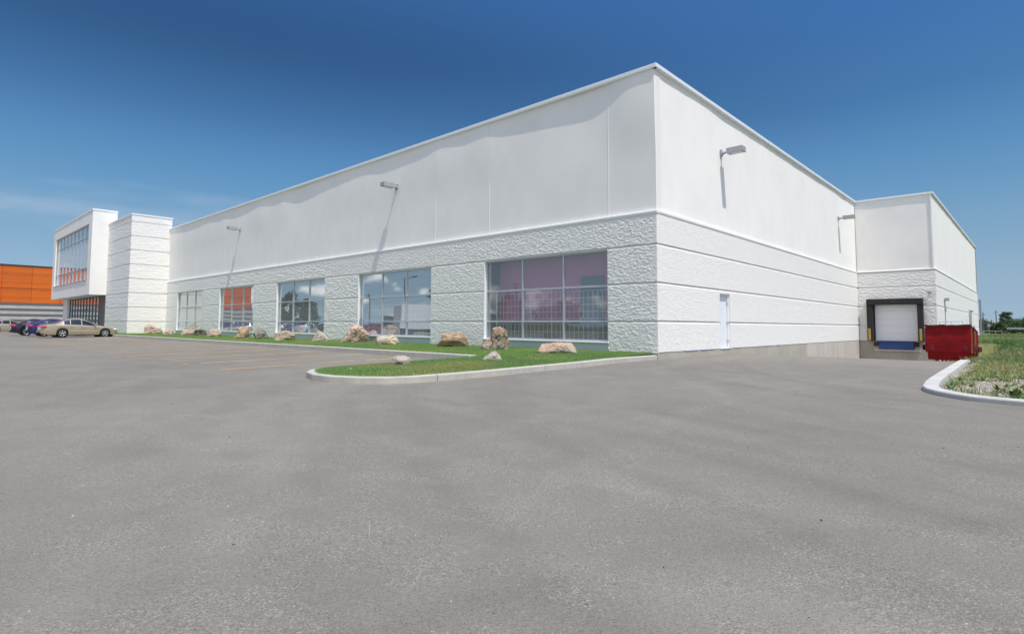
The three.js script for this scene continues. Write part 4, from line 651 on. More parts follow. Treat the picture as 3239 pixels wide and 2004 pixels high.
// ---------------------------------------------------------------- behind the glass
{
  const wires = (a, b, label) => { const t = thing('wire_rack', label, 'rack', 'white wire racks behind the windows', [a, 0.17, -0.62]), g = [], L = b - a, rows = [[0.36, 0.92, 0.25], [1.13, 2.12, 0.248]]; for (const [y0, y1, s] of rows) { const n = Math.round((y1 - y0) / s); for (let k = 0; k <= n; k++) g.push(box(0, L, y0 + (y1 - y0) * k / n - 0.008, y0 + (y1 - y0) * k / n + 0.008, -0.006, 0.006)); for (let x = 0; x <= L; x += 0.205) g.push(box(x, x + 0.015, y0, y1, 0.006, 0.016)); } obj('grid', g, M.whiteMetal, t); obj('upright', [box(0, 0.03, 0, 2.2, -0.04, -0.008), box(L / 2, L / 2 + 0.03, 0, 2.2, -0.04, -0.008), box(L - 0.03, L, 0, 2.2, -0.04, -0.008)], M.whiteMetal, t); };
  wires(WIN[0][0] + 0.1, WIN[0][1] - 0.05, 'white wire rack before the pink banner'); wires(WIN[1][0] + 0.1, WIN[1][1] - 0.05, 'white wire rack behind the fourth window');
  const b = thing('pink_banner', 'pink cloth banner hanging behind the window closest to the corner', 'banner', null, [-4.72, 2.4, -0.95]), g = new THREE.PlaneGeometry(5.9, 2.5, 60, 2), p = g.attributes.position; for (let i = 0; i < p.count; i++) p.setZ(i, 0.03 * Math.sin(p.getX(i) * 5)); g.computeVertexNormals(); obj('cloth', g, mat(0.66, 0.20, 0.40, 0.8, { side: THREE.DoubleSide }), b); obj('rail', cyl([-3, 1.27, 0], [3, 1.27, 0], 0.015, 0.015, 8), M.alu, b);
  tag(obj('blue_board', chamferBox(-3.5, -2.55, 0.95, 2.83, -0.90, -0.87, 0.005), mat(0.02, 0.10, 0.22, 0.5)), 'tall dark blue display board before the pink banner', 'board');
}
// ---------------------------------------------------------------- cars
function makeCar(o) {
  const { L, W, H: HH, fa, ra, rw } = o, root = thing(o.name, o.label, 'car', o.group, o.pos, o.turn ?? 0);
  const paint = mat(...o.color, 0.32, { metalness: o.metal ?? 0.35, clearcoat: 1, clearcoatRoughness: 0.03 }), glassM = M.carGlass ??= mat(0.012, 0.018, 0.02, 0.04, { specularIntensity: 1, ior: 1.7 }), rub = M.rubber ??= mat(0.02, 0.02, 0.021, 0.85), und = M.under ??= mat(0.012, 0.012, 0.012, 0.9), rimM = M.rim ??= mat(0.72, 0.73, 0.75, 0.25, { metalness: 0.8 });
  const T = slut(o.top), B = slut(o.belt), Wd = slut(o.plan), gw = o.glass, yw = rw + 0.005, ar = rw + 0.045;
  const zs = []; for (let i = 0; i <= 150; i++) zs.push(-L / 2 + L * i / 150);
  const NJ = 11, ring = (z) => {
    const w = Wd(z), b = B(z), t = Math.max(T(z), b + 0.012), g = t - b; let yb = 0.20 + 0.10 * sst(L / 2 - 0.5, L / 2, Math.abs(z)); for (const a of [fa, ra]) { const dz = Math.abs(z - a); if (dz < ar) yb = Math.max(yb, yw + Math.sqrt(ar * ar - dz * dz) - 0.0); }
    yb = Math.min(yb, b - 0.06); const cab = sst(0.03, 0.38, g), wt = mix(w * 0.90, o.roofHalf, cab), hB = b - yb, e0 = [w * 0.955, b], e1 = [wt + 0.02 * cab, b + g * mix(0.45, 0.86, cab)], lp = (k) => [mix(e0[0], e1[0], k), mix(e0[1], e1[1], k)];
    return [[w * 0.95, yb], [w * 0.99, yb + 0.12 * hB], [w, yb + 0.45 * hB], [w * 0.992, yb + 0.78 * hB], [w * 0.975, yb + 0.93 * hB], e0, lp(0.09), lp(0.93), [wt * 0.88, b + g * mix(0.75, 0.955, cab)], [wt * 0.5, b + g * 0.99], [0, t]];
  };
  const rings = zs.map(ring), quads = { body: [] }, add = (k, q) => (quads[k] ??= []).push(q);
  const pt = (i, j, s) => [s * rings[i][j][0], rings[i][j][1], zs[i]];
  for (let i = 0; i < zs.length - 1; i++) for (let j = 0; j < NJ - 1; j++) for (const s of [-1, 1]) {
    const zm = (zs[i] + zs[i + 1]) / 2; let k = 'body', g = T(zm) - B(zm);
    if (j === 6) for (let n = 0; n < gw.side.length; n++) if (zm > gw.side[n][0] && zm < gw.side[n][1] && g > 0.1) k = 'side_window_' + n + (s > 0 ? 'r' : 'l');
    if (j >= 8 || (j === 7)) { if (zm > gw.front[0] && zm < gw.front[1] && j >= 8) k = 'windscreen'; if (zm > gw.rear[0] && zm < gw.rear[1] && j >= 8) k = 'rear_window'; }
    add(k, [i, j, s]);
  }
  for (const [k, list] of Object.entries(quads)) {
    const pos = [], idx = [], map = new Map(), id = (i, j, s) => { const q = rings[i][j][0] === 0 ? `${i}_${j}` : `${i}_${j}_${s}`; let v = map.get(q); if (v === undefined) { v = pos.length / 3; map.set(q, v); pos.push(...pt(i, j, s)); } return v; };
    for (const [i, j, s] of list) { const a = id(i, j, s), b = id(i + 1, j, s), c = id(i, j + 1, s), d = id(i + 1, j + 1, s); if (s > 0) idx.push(a, c, b, b, c, d); else idx.push(a, b, c, b, d, c); }
    if (k === 'body') for (const e of [0, zs.length - 1]) for (const s of [-1, 1]) { const ctr = pos.length / 3; pos.push(0, (rings[e][0][1] + rings[e][NJ - 1][1]) / 2, zs[e]); for (let j = 0; j < NJ - 1; j++) { const a = id(e, j, s), b = id(e, j + 1, s); idx.push(a, b, ctr); } }
    const g = new THREE.BufferGeometry(); g.setAttribute('position', new THREE.Float32BufferAttribute(pos, 3)); g.setIndex(idx); g.computeVertexNormals();
    obj(k.replace(/_\d[rl]$/, ''), g, k === 'body' ? paint : glassM, root);
  }
  const w0 = Wd(0);
  obj('underbody', [box(-w0 * 0.78, w0 * 0.78, 0.16, 0.5, -L / 2 + 0.6, L / 2 - 0.6)], und, root);
  for (const a of [fa, ra]) for (const s of [-1, 1]) {
    const wh = part('wheel', root); wh.position.set(s * (Wd(a) - 0.115), rw, a);
    const ty = new THREE.LatheGeometry([[0.6 * rw, -0.10], [0.93 * rw, -0.105], [rw, -0.07], [rw, 0.07], [0.93 * rw, 0.105], [0.66 * rw, 0.10], [0.62 * rw, 0.07]].map(([x, y]) => new THREE.Vector2(x, y)), 32); ty.rotateZ(-Math.PI / 2 * s); obj('tyre', ty, rub, wh);
    const rg = [], rr = 0.66 * rw; { const rl = new THREE.TorusGeometry(rr * 0.94, rr * 0.07, 8, 28); rl.rotateY(Math.PI / 2); rl.translate(s * 0.085, 0, 0); rg.push(rl); for (let k = 0; k < 5; k++) { const sp = chamferBox(-0.018, 0.018, 0, rr * 0.95, -rr * 0.14, rr * 0.14, 0.006); sp.rotateX(k * 1.2566); sp.translate(s * 0.075, 0, 0); rg.push(sp); } const hub = new THREE.CylinderGeometry(rr * 0.24, rr * 0.24, 0.05, 14); hub.rotateZ(Math.PI / 2); hub.translate(s * 0.085, 0, 0); rg.push(hub); }
    obj('rim', rg, rimM, wh); const dk = new THREE.CylinderGeometry(rr * 0.96, rr * 0.96, 0.05, 20); dk.rotateZ(Math.PI / 2); dk.translate(s * 0.02, 0, 0); obj('brake', dk, und, wh);
    const arch = new THREE.CylinderGeometry(ar + 0.002, ar + 0.002, 0.34, 24, 1, true); arch.rotateZ(Math.PI / 2); arch.translate(-s * 0.14, 0.005, 0); obj('wheel_arch', arch, und, wh);
  }
  const bl = (x, y, z, a, b, c) => { const g = new THREE.SphereGeometry(1, 18, 12); g.scale(a, b, c); g.translate(x, y, z); return g; };
  const tail = M.tail ??= mat(0.55, 0.012, 0.015, 0.15, { clearcoat: 1 }), headM = M.headl ??= mat(0.75, 0.76, 0.77, 0.1, { clearcoat: 1 });
  for (const s of [-1, 1]) {
    obj('tail_light', bl(s * Wd(L / 2 - 0.22) * 0.90, o.tailY ?? 0.80, L / 2 - 0.20, 0.13, 0.10, 0.21), tail, root);
    obj('headlight', bl(s * Wd(-L / 2 + 0.3) * 0.84, 0.62, -L / 2 + 0.30, 0.16, 0.085, 0.22), headM, root);
    obj('mirror', [bl(s * (Wd(gw.mirror) + 0.07), B(gw.mirror) + 0.08, gw.mirror, 0.10, 0.065, 0.055), cyl([s * Wd(gw.mirror) * 0.93, B(gw.mirror) + 0.03, gw.mirror], [s * (Wd(gw.mirror) + 0.04), B(gw.mirror) + 0.06, gw.mirror], 0.02, 0.02, 6)], paint, root);
    for (const z of gw.handles) obj('door_handle', bl(s * (Wd(z) + 0.002), B(z) - 0.13, z, 0.02, 0.018, 0.10), paint, root);
    { const g = grid(2, 20, (i, j) => { const z = mix(fa + ar + 0.08, ra - ar - 0.06, j / 19); return [s * (Wd(z) + 0.012), 0.475 + 0.045 * i, z]; }); obj('side_moulding', g, o.moulding ? mat(...o.moulding, 0.4) : paint, root); }
    for (const z of gw.seams) obj('door_seam', grid(2, 12, (i, j) => { const y = mix(0.26, B(z) - 0.02, j / 11), hB = B(z) - 0.2, k = (y - 0.2) / hB, w = Wd(z) * lut([[0, 0.95], [0.12, 0.99], [0.45, 1], [0.78, 0.992], [0.93, 0.975], [1, 0.955]])(k); return [s * (w + 0.003), y, z + (i - 0.5) * 0.012]; }), und, root);
  }
  obj('bumper', [box(-Wd(L / 2 - 0.1) * 0.8, Wd(L / 2 - 0.1) * 0.8, 0.40, 0.52, L / 2 - 0.08, L / 2 + 0.03)], paint, root);
  const pl = M.plate ??= mat(0.75, 0.76, 0.78, 0.5); obj('licence_plate', box(-0.16, 0.16, 0.60, 0.76, L / 2 - 0.02, L / 2 + 0.012), pl, root);
  return root;
}
const sedan = { L: 5.0, W: 1.85, H: 1.42, fa: -1.52, ra: 1.24, rw: 0.325, roofHalf: 0.60,
  top: [[-2.5, 0.60], [-2.35, 0.70], [-1.9, 0.80], [-1.5, 0.87], [-1.10, 0.95], [-0.6, 1.19], [-0.2, 1.38], [0.2, 1.47], [0.65, 1.45], [1.05, 1.34], [1.5, 1.15], [1.85, 1.03], [2.2, 0.98], [2.42, 0.90], [2.5, 0.72]],
  belt: [[-2.5, 0.52], [-2.3, 0.64], [-1.9, 0.74], [-1.2, 0.82], [-0.7, 0.87], [0, 0.905], [1, 0.935], [1.8, 0.955], [2.2, 0.92], [2.42, 0.82], [2.5, 0.66]],
  plan: [[-2.5, 0.50], [-2.38, 0.70], [-2.1, 0.84], [-1.5, 0.905], [-0.6, 0.925], [0.6, 0.925], [1.4, 0.90], [2.0, 0.85], [2.36, 0.73], [2.5, 0.56]],
  glass: { side: [[-0.92, 0.0], [0.07, 0.72], [0.76, 1.12]], front: [-1.04, -0.22], rear: [0.96, 1.76], mirror: -0.8, handles: [-0.1, 0.72], seams: [-1.0, 0.04, 0.95] } };
const compact = { ...sedan, L: 4.5, fa: -1.36, ra: 1.24, rw: 0.32, top: [[-2.25, 0.62], [-2.05, 0.74], [-1.5, 0.86], [-1.0, 0.93], [-0.7, 0.98], [-0.2, 1.24], [0.2, 1.40], [0.6, 1.45], [1.0, 1.41], [1.4, 1.24], [1.72, 1.09], [2.0, 1.06], [2.2, 0.98], [2.25, 0.78]], belt: [[-2.25, 0.54], [-2.0, 0.68], [-1.4, 0.80], [-0.7, 0.88], [0, 0.92], [1, 0.97], [1.7, 1.0], [2.05, 0.97], [2.2, 0.86], [2.25, 0.7]], plan: [[-2.25, 0.50], [-2.1, 0.72], [-1.8, 0.82], [-1.2, 0.86], [0.8, 0.87], [1.6, 0.85], [2.0, 0.79], [2.18, 0.68], [2.25, 0.55]], roofHalf: 0.58, tailY: 0.86, glass: { side: [[-0.46, 0.30], [0.38, 1.02], [1.06, 1.34]], front: [-0.64, 0.1], rear: [1.02, 1.66], mirror: -0.4, handles: [0.2, 0.95], seams: [-0.62, 0.34, 1.1] } };
const onLot = (x, z) => [x, G(x, z), z];
makeCar({ ...sedan, name: 'tan_sedan', label: 'tan sedan with bright five spoke wheels parked nose to the lawn by the stone tower', color: [0.45, 0.38, 0.275], metal: 0.45, moulding: [0.55, 0.50, 0.42], pos: onLot(-45.6, 6.5), turn: 0.07 });
makeCar({ ...compact, name: 'blue_sedan', label: 'deep blue sedan parked between the tan sedan and a navy one', color: [0.006, 0.012, 0.12], metal: 0.3, pos: onLot(-50.7, 6.8) });
makeCar({ ...compact, name: 'navy_sedan', label: 'navy sedan with silver wheels parked beyond the blue one', color: [0.004, 0.006, 0.026], metal: 0.3, pos: onLot(-56.0, 7.25) });
makeCar({ ...sedan, name: 'beige_sedan', label: 'beige sedan parked sideways in front of the striped wall of the orange building', color: [0.50, 0.44, 0.35], metal: 0.35, pos: onLot(-76.5, 7.5), turn: 0.15 });
// row across the lane, mirrored in the front windows
const rowOf = [['cream_car', [0.62, 0.57, 0.45], sedan, 'cream sedan mirrored in the third window'], ['blue_car', [0.02, 0.08, 0.42], compact, 'bright blue small car mirrored in the third window'], ['white_car', [0.75, 0.76, 0.78], compact, 'white car mirrored in the third window'], ['black_car', [0.012, 0.012, 0.014], sedan, 'black car mirrored in the third window'], ['silver_car', [0.42, 0.43, 0.45], sedan, 'silver car mirrored low in the fourth window'], ['red_car', [0.30, 0.015, 0.02], compact, 'dark red car mirrored low in the fourth window']];
rowOf.forEach(([n, c, k, l], i) => makeCar({ ...k, name: n, label: l, color: c, group: 'cars mirrored in the windows', pos: onLot(-64 + i * 3.3 + (i > 3 ? 4 : 0), 19.5 + (i % 2) * 0.3), turn: Math.PI }));
// ---------------------------------------------------------------- dumpsters
M.redPaint = mat(0.27, 0.008, 0.013, 0.62, { specularIntensity: 0.35, map: rep(dataTex(512, 512, (x, y) => { const u = x / 512, v = y / 512, n = vn2w(u * 7, v * 7, 7, 7), f = vn2w(u * 60, v * 24, 60, 24), k = 0.82 + 0.3 * (n - 0.5) + 0.2 * (f - 0.5); return [k, k * 0.98, k * 0.98]; }), 0.5) });
M.rust = mat(0.34, 0.13, 0.06, 0.85); M.lid = mat(0.025, 0.024, 0.028, 0.55); M.redDark = mat(0.10, 0.010, 0.012, 0.6);
function dumpster(x, z, turn, label, w = 1.83) {
  const t = thing('dumpster', label, 'dumpster', 'red steel dumpsters on the loading ramp', [x, G(x, z) + 0.0, z], turn);
  const s = new THREE.Shape(); s.moveTo(0.0, 1.86); s.lineTo(0.03, 1.2); s.lineTo(0.0, 0.55); s.lineTo(-0.05, 0.40); s.lineTo(-0.12, 0.14); s.lineTo(-1.42, 0.14); s.lineTo(-1.5, 0.5); s.lineTo(-1.5, 1.55); s.closePath();
  const g = new THREE.ExtrudeGeometry(s, { depth: w - 0.04, bevelEnabled: true, bevelThickness: 0.02, bevelSize: 0.02, bevelSegments: 2, steps: 6 }), p = g.attributes.position; g.translate(0, 0, -(w - 0.04) / 2);
  for (let i = 0; i < p.count; i++) { const zz = p.getX(i), y = p.getY(i), xx = p.getZ(i), k = 1 - 0.05 * sst(1.2, 0.2, y); p.setXYZ(i, -xx * k, y, zz + (zz > -0.2 ? 0.018 * Math.cos(xx * 5.2) * sst(0.5, 1.8, y) : 0)); } g.computeVertexNormals(); metreUV(g);
  const body = obj('body', g, M.redPaint, t);
  obj('top_rim', [box(-w / 2 - 0.03, w / 2 + 0.03, 1.80, 1.90, -0.02, 0.055), box(-w / 2 - 0.035, -w / 2 + 0.03, 1.5, 1.6, -1.53, -1.0)], M.redPaint, t);
  for (const q of [-1, 1]) {
    const ld = []; const c = grid(12, 6, (i, j) => { const u = i / 11, v = j / 5, x0 = q * (0.012 + u * (w / 2 + 0.02)); return [x0, mix(1.935, 1.62, v) + 0.02 * Math.cos(u * 6.28 + q) * (1 - v) - 0.03 * Math.exp(-((u - 0.02) ** 2) / 0.01), mix(0.105, -1.5, v)]; }); ld.push(c);
    const lip = grid(12, 2, (i, j) => { const u = i / 11, x0 = q * (0.012 + u * (w / 2 + 0.02)); return [x0, 1.935 + 0.02 * Math.cos(u * 6.28 + q) - 0.03 * Math.exp(-((u - 0.02) ** 2) / 0.01) - j * 0.055, 0.105 + j * 0.004]; }); ld.push(lip); obj('lid', ld, M.lid, t);
    const k = part('fork_pocket', t); obj('sleeve', [box(q * (w / 2 + 0.09) - 0.08, q * (w / 2 + 0.09) + 0.08, 0.84, 0.88, -1.1, -0.05), box(q * (w / 2 + 0.09) - 0.08, q * (w / 2 + 0.09) + 0.08, 0.60, 0.64, -1.1, -0.05), box(q * (w / 2 + 0.16) - 0.02, q * (w / 2 + 0.16) + 0.02, 0.641, 0.839, -1.1, -0.05)], M.redDark, k);
    obj('gusset', chamferBox(q * (w / 2 - 0.24) - 0.07, q * (w / 2 - 0.24) + 0.07, 0.62, 0.88, -0.02, 0.036, 0.01), M.redDark, t);
    obj('corner_post', [box(q * (w / 2 + 0.012) - 0.03, q * (w / 2 + 0.012) + 0.03, 0.5, 1.78, -0.16, -0.02)], q > 0 ? M.rust : M.redPaint, t);
    for (const zz of [-0.25, -1.25]) { const wl = new THREE.CylinderGeometry(0.07, 0.07, 0.05, 14); wl.rotateZ(Math.PI / 2); wl.translate(q * 0.55, 0.07, zz); obj('caster', [wl, box(q * 0.55 - 0.04, q * 0.55 + 0.04, 0.09, 0.15, zz - 0.05, zz + 0.05)], M.black, t); }
  }
  obj('lid_bar', [cyl([-0.45, 1.72, -1.1], [-0.4, 2.09, -1.1], 0.014, 0.014, 6), cyl([-0.4, 2.09, -1.1], [0.55, 2.11, -1.1], 0.014, 0.014, 6), cyl([0.55, 2.11, -1.1], [0.63, 1.72, -1.1], 0.014, 0.014, 6), cyl([0.08, 1.72, -1.1], [0.08, 2.09, -1.1], 0.012, 0.012, 6)], M.alu, t);
  return t;
}
dumpster(5.18, -21.0, 0.03, 'red steel dumpster with black lids standing on the ramp beside the dock');
dumpster(5.12, -24.0, -0.06, 'second red dumpster tucked behind the first, only its edge showing', 1.8);
{ // gas service behind the dumpsters
  const t = thing('gas_meter', 'grey gas meter with upright vent pipes on the wing wall behind the dumpsters', 'gas meter', null, [WX + 0.35, 0.1, -44.5]);
  for (const [z, h] of [[0, 2.2], [-0.9, 2.15], [-1.8, 2.35]]) obj('pipe', cyl([0, 0, z], [0, h, z], 0.03, 0.03, 8), M.lampGrey, t); obj('vent_cap', (() => { const g = new THREE.SphereGeometry(0.16, 12, 8); g.scale(1, 0.7, 1); g.translate(0, 2.4, -1.8); return g; })(), M.lampGrey, t);
  obj('meter', [chamferBox(-0.2, 0.25, 0.6, 1.15, -1.2, -0.5, 0.05), cyl([0, 0.9, -2], [0, 0.9, 0.4], 0.05, 0.05, 8)], M.lampGrey, t);
}
// ---------------------------------------------------------------- the orange building across the lane
{
  const t = thing('orange_building', 'low building with orange board panels above a grey and white striped base', 'building'), X = -90, Z0 = -12, Z1 = 25.6, w = new Wall([X, 0, 0], [0, 0, -1], [1, 0, 0]);
  const board = dataTex(256, 512, (x, y) => { const u = x / 256, v = y / 512, b = Math.floor(v * 8), k = 0.86 + 0.20 * (h2(b, 5) - 0.5) + 0.16 * (vn2w(u * 8, v * 64, 8, 64) - 0.5) - (((v * 8) % 1) < 0.07 ? 0.28 : 0); return [k, k, k]; });
  const cols = []; for (let k = 0; k < 4; k++) cols.push(mat(0.72 + 0.05 * (k % 2), 0.125 + 0.012 * k, 0.008, 0.6, { map: rep(board, 0.25, 0.5) }));
  M.seam = mat(0.10, 0.03, 0.015, 0.8); obj('panel_backing', w.box(-Z1, -Z0, 3.62, 8.62, -0.4, -0.03), M.seam, t);
  const rows = [[3.67, 5.56], [5.60, 6.82], [6.83, 8.58]]; let n = 0;
  for (let z = Z1; z > Z0 + 0.1; z -= 3.1) { const e = Math.max(Z0, z - 3.1); rows.forEach(([y0, y1], j) => obj('board_panel', w.cham(-z + 0.015, -e - 0.015, y0, y1, -0.06, 0.0, 0.006), cols[(n++ * 7 + j) % 4], t)); }
  obj('parapet_cap', w.box(-Z1 - 0.04, -Z0, 8.6, 8.76, -0.5, 0.06), mat(0.05, 0.05, 0.055, 0.6), t);
  const dk = mat(0.16, 0.155, 0.155, 0.85, { bumpMap: rep(rockBump, 0.45), bumpScale: 0.02 }), lt = mat(0.56, 0.56, 0.55, 0.8, { map: rep(concreteMap, 0.2) });
  let y = 3.66; for (let k = 0; k < 5; k++) { obj('dark_course', w.box(-Z1, -Z0, y - 0.29, y, -0.5, 0.03), dk, t); obj('white_course', w.box(-Z1, -Z0, y - 0.73, y - 0.29, -0.5, 0), lt, t); y -= 0.73; }
  obj('end_wall', [box(X - 26, X - 0.5, -0.3, 8.6, Z1 - 0.4, Z1 - 0.02)], lt, t); obj('roof', box(X - 26, X - 0.4, 8.0, 8.3, Z0, Z1 - 0.4), M.roof, t);
}
// ---------------------------------------------------------------- trees
M.bark = mat(0.13, 0.095, 0.065, 0.9, { bumpMap: rep(rockBump, 1), bumpScale: 0.02 });
const leafMats = [[0.055, 0.115, 0.028], [0.075, 0.145, 0.034], [0.045, 0.095, 0.035], [0.11, 0.19, 0.03]].map((c) => mat(...c, 0.7, { transmission: 0.3, thickness: 0, side: THREE.DoubleSide }));
function tree(x, y, z, h, cr, ch, seed, label, group, { n = 3200, leaf = 0.16, tone = 0, name = 'tree', cone = 0 } = {}) {
  const q = rng(seed), t = thing(name, label, 'tree', group, [x, y, z], q() * 6), base = h - ch, wood = [cyl([0, -0.3, 0], [0.05 * (q() - 0.5), base + ch * 0.55, 0.05 * (q() - 0.5)], 0.035 * h * 0.7, 0.012 * h, 9)], tips = [];
  const nb = 13; for (let k = 0; k < nb; k++) { const a = k * 2.4 + q(), s = 0.08 + 0.9 * k / nb, r = cr * (cone ? 1 - 0.85 * s : Math.sqrt(Math.max(0.1, 1 - (2 * s - 0.85) ** 2))) * (0.55 + 0.4 * q()), yy = base + ch * s * 0.55, ty = base + ch * (s * 0.85 + 0.06), p = [Math.cos(a) * r, ty, Math.sin(a) * r]; wood.push(cyl([0, yy * 0.92, 0], p, 0.010 * h, 0.003 * h, 5)); tips.push(p); }
  obj('trunk', wood, M.bark, t);
  const clumps = tips.map((p) => [p[0], p[1], p[2], cr * (0.30 + 0.2 * q())]); for (let k = 0; k < 8; k++) { const s = q(), a = q() * 6.28, r = cr * 0.55 * Math.sqrt(q()) * (cone ? 1 - s * 0.8 : 1); clumps.push([Math.cos(a) * r, base + ch * (0.15 + 0.8 * s), Math.sin(a) * r, cr * (0.28 + 0.2 * q()) * (cone ? 1.1 - 0.7 * s : 1)]); }
  const pos = new Float32Array(n * 9), nor = new Float32Array(n * 9), v = new THREE.Vector3(), a = new THREE.Vector3(), b = new THREE.Vector3();
  for (let k = 0; k < n; k++) {
    const c = clumps[Math.floor(q() * clumps.length)]; v.set(q() - 0.5, q() - 0.5, q() - 0.5).normalize(); const r = c[3] * Math.pow(q(), 0.45), px = c[0] + v.x * r, py = c[1] + v.y * r * 0.8, pz = c[2] + v.z * r;
    a.set(q() - 0.5, (q() - 0.5) * 0.7, q() - 0.5).normalize(); b.set(q() - 0.5, q() - 0.5, q() - 0.5).cross(a).normalize(); const s = leaf * (0.6 + 0.8 * q()), nn = a.clone().cross(b);
    pos.set([px - a.x * s, py - a.y * s, pz - a.z * s, px + a.x * s, py + a.y * s, pz + a.z * s, px + b.x * s * 0.9, py + b.y * s * 0.9, pz + b.z * s * 0.9], k * 9); for (let m = 0; m < 3; m++) nor.set([nn.x, nn.y, nn.z], k * 9 + m * 3);
  }
  const g = new THREE.BufferGeometry(); g.setAttribute('position', new THREE.BufferAttribute(pos, 3)); g.setAttribute('normal', new THREE.BufferAttribute(nor, 3)); g.setAttribute('uv', new THREE.BufferAttribute(new Float32Array(n * 6), 2)); obj('crown', g, leafMats[tone], t);
}
// pixel of the photograph -> the spot on a given depth along z
const RAY = (px, py, z) => { const f = 1805.86, a = (px - 1619.5 + 52.9) / f, b = -(py - 1002 + 87.4) / f, m = new THREE.Vector3(a, b, -1).applyQuaternion(camera.quaternion), t = (z - 16.386) / m.z; return [8.611 + m.x * t, 1.023 + m.y * t, z]; };
// far right: tree line beyond the road
tree(...(() => { const p = RAY(3186, 1040, -185); return [p[0], -0.3, p[2]]; })(), 5.6, 1.7, 5.0, 901, 'tall grey green poplar standing above the tree line at the field edge', null, { leaf: 0.22, tone: 2, n: 2600 });
[[3114, 3.2, 1.6, 2, 'dark green tree beside the far lamp post'], [3128, 2.4, 1.3, 3, 'bright yellow green bush behind the diamond sign'], [3143, 2.3, 1.5, 3, 'light green bush right of the diamond sign'], [3163, 2.4, 1.4, 1, 'green bush left of the tall poplar'], [3205, 2.9, 1.7, 0, 'dark green tree right of the tall poplar'], [3222, 3.1, 1.8, 0, 'broad dark tree at the right end of the tree line'], [3240, 3.4, 2.0, 1, 'round green tree at the frame edge of the tree line'], [3262, 3.2, 2.0, 0, 'dark round tree past the end of the tree line']].forEach(([px, h, r, tone, label], i) => { const p = RAY(px, 1040, -168 - (i % 3) * 6); tree(p[0], -0.35, p[2], h * 1.15, r * 1.25, h * 1.05, 910 + i, label, null, { leaf: 0.2, tone, n: 1900 }); });
{ // a lower hedge closing the gaps, further off
  const pos = [], q = rng(1234); for (let k = 0; k < 9000; k++) { const x = -60 + 200 * q(), z = -215 - 12 * q(), y = -0.3 + 2.6 * Math.pow(q(), 0.8) * (0.7 + 0.6 * vn2(x * 0.3, 3)), s = 0.3; for (let m = 0; m < 3; m++) pos.push(x + (q() - 0.5) * 2 * s, y + (q() - 0.5) * 2 * s, z + (q() - 0.5) * 2 * s); }
  const g = new THREE.BufferGeometry(); g.setAttribute('position', new THREE.Float32BufferAttribute(pos, 3)); g.setAttribute('uv', new THREE.BufferAttribute(new Float32Array(pos.length / 3 * 2), 2)); g.computeVertexNormals(); tag(obj('far_hedge', g, leafMats[2]), 'distant dark hedge along the horizon behind the trees', 'hedge', null, 'stuff');
}
M.wood = mat(0.16, 0.12, 0.09, 0.9); M.galv = mat(0.48, 0.50, 0.51, 0.5, { metalness: 0.4 });
{ // lamp post at the far end of the wing
  const p = RAY(3106, 1060, -74), t = thing('lamp_post', 'grey square lamp post standing past the far corner of the warehouse', 'lamp post', null, [p[0], -0.1, -74]); obj('post', box(-0.09, 0.09, 0, 4.6, -0.09, 0.09), M.galv, t); obj('lamp_head', chamferBox(-0.75, -0.05, 4.45, 4.68, -0.16, 0.16, 0.03), M.galv, t); obj('base', box(-0.25, 0.25, 0, 0.2, -0.25, 0.25), M.foundation, t);
}
[[3113, -150, 4.9, 'thin wooden pole above the bushes beside the lamp post'], [3154, -172, 5.8, 'wooden utility pole standing left of the tall poplar']].forEach(([px, z, h, label], i) => { const p = RAY(px, 1040, z), t = thing('utility_pole', label, 'pole', 'utility poles', [p[0], -0.3, z]); obj('pole', cyl([0, 0, 0], [0, h, 0], 0.12, 0.08, 8), M.wood, t); obj('crossarm', box(-0.5, 0.5, h - 0.5, h - 0.42, -0.05, 0.05), M.wood, t); });
{ // roadside rail on posts, with the back of a diamond sign
  const z = -84, x0 = RAY(3110, 1034, z)[0], x1 = 46, t = thing('guard_rail', 'galvanised guard rail on posts along the far road', 'guard rail', null, [0, 0, z]), y = 1.05; obj('beam', box(x0 + 2.4, x1, y - 0.12, y + 0.14, -0.04, 0.04), M.galv, t); for (let x = x0 + 2.4; x < x1; x += 3.8) obj('post', box(x - 0.07, x + 0.07, H(x, z) - 0.3, y + 0.15, -0.14, -0.045), M.wood, t);
  const q = RAY(3129.5, 1029, -81), s = thing('diamond_sign', 'grey back of a diamond shaped road sign on a post', 'sign', null, [q[0], q[1], -81]); const pl = chamferBox(-0.19, 0.19, -0.19, 0.19, -0.01, 0.01, 0.004); pl.rotateZ(Math.PI / 4); obj('panel', pl, M.galv, s); obj('post', box(-0.03, 0.03, -q[1] - 0.3, -0.2, 0.011, 0.05), M.galv, s);
  const e = thing('field_fence', 'low grey rail fence across the grass before the road', 'fence', null, [0, 0, -70]); obj('rail', [cyl([RAY(3112, 1046, -70)[0], 0.72, 0], [RAY(3170, 1046, -70)[0], 0.72, 0], 0.035, 0.035, 6)], M.galv, e); for (const px of [3112, 3131, 3150, 3170]) { const x = RAY(px, 1046, -70)[0]; obj('post', cyl([x, -0.1, 0], [x, 0.8, 0], 0.04, 0.04, 6), M.galv, e); }
}
{ const p = RAY(3148, 1017, -236), t = thing('distant_warehouse', 'long low white roofed warehouse far beyond the bushes', 'building', null, [p[0], -0.3, -238]); obj('wall', box(-1.5, 9, 0, 3.2, -6, 0), M.interior, t); obj('roof', box(-1.7, 9.2, 3.2, 4.0, -6.2, 0.2), M.whiteMetal, t); }
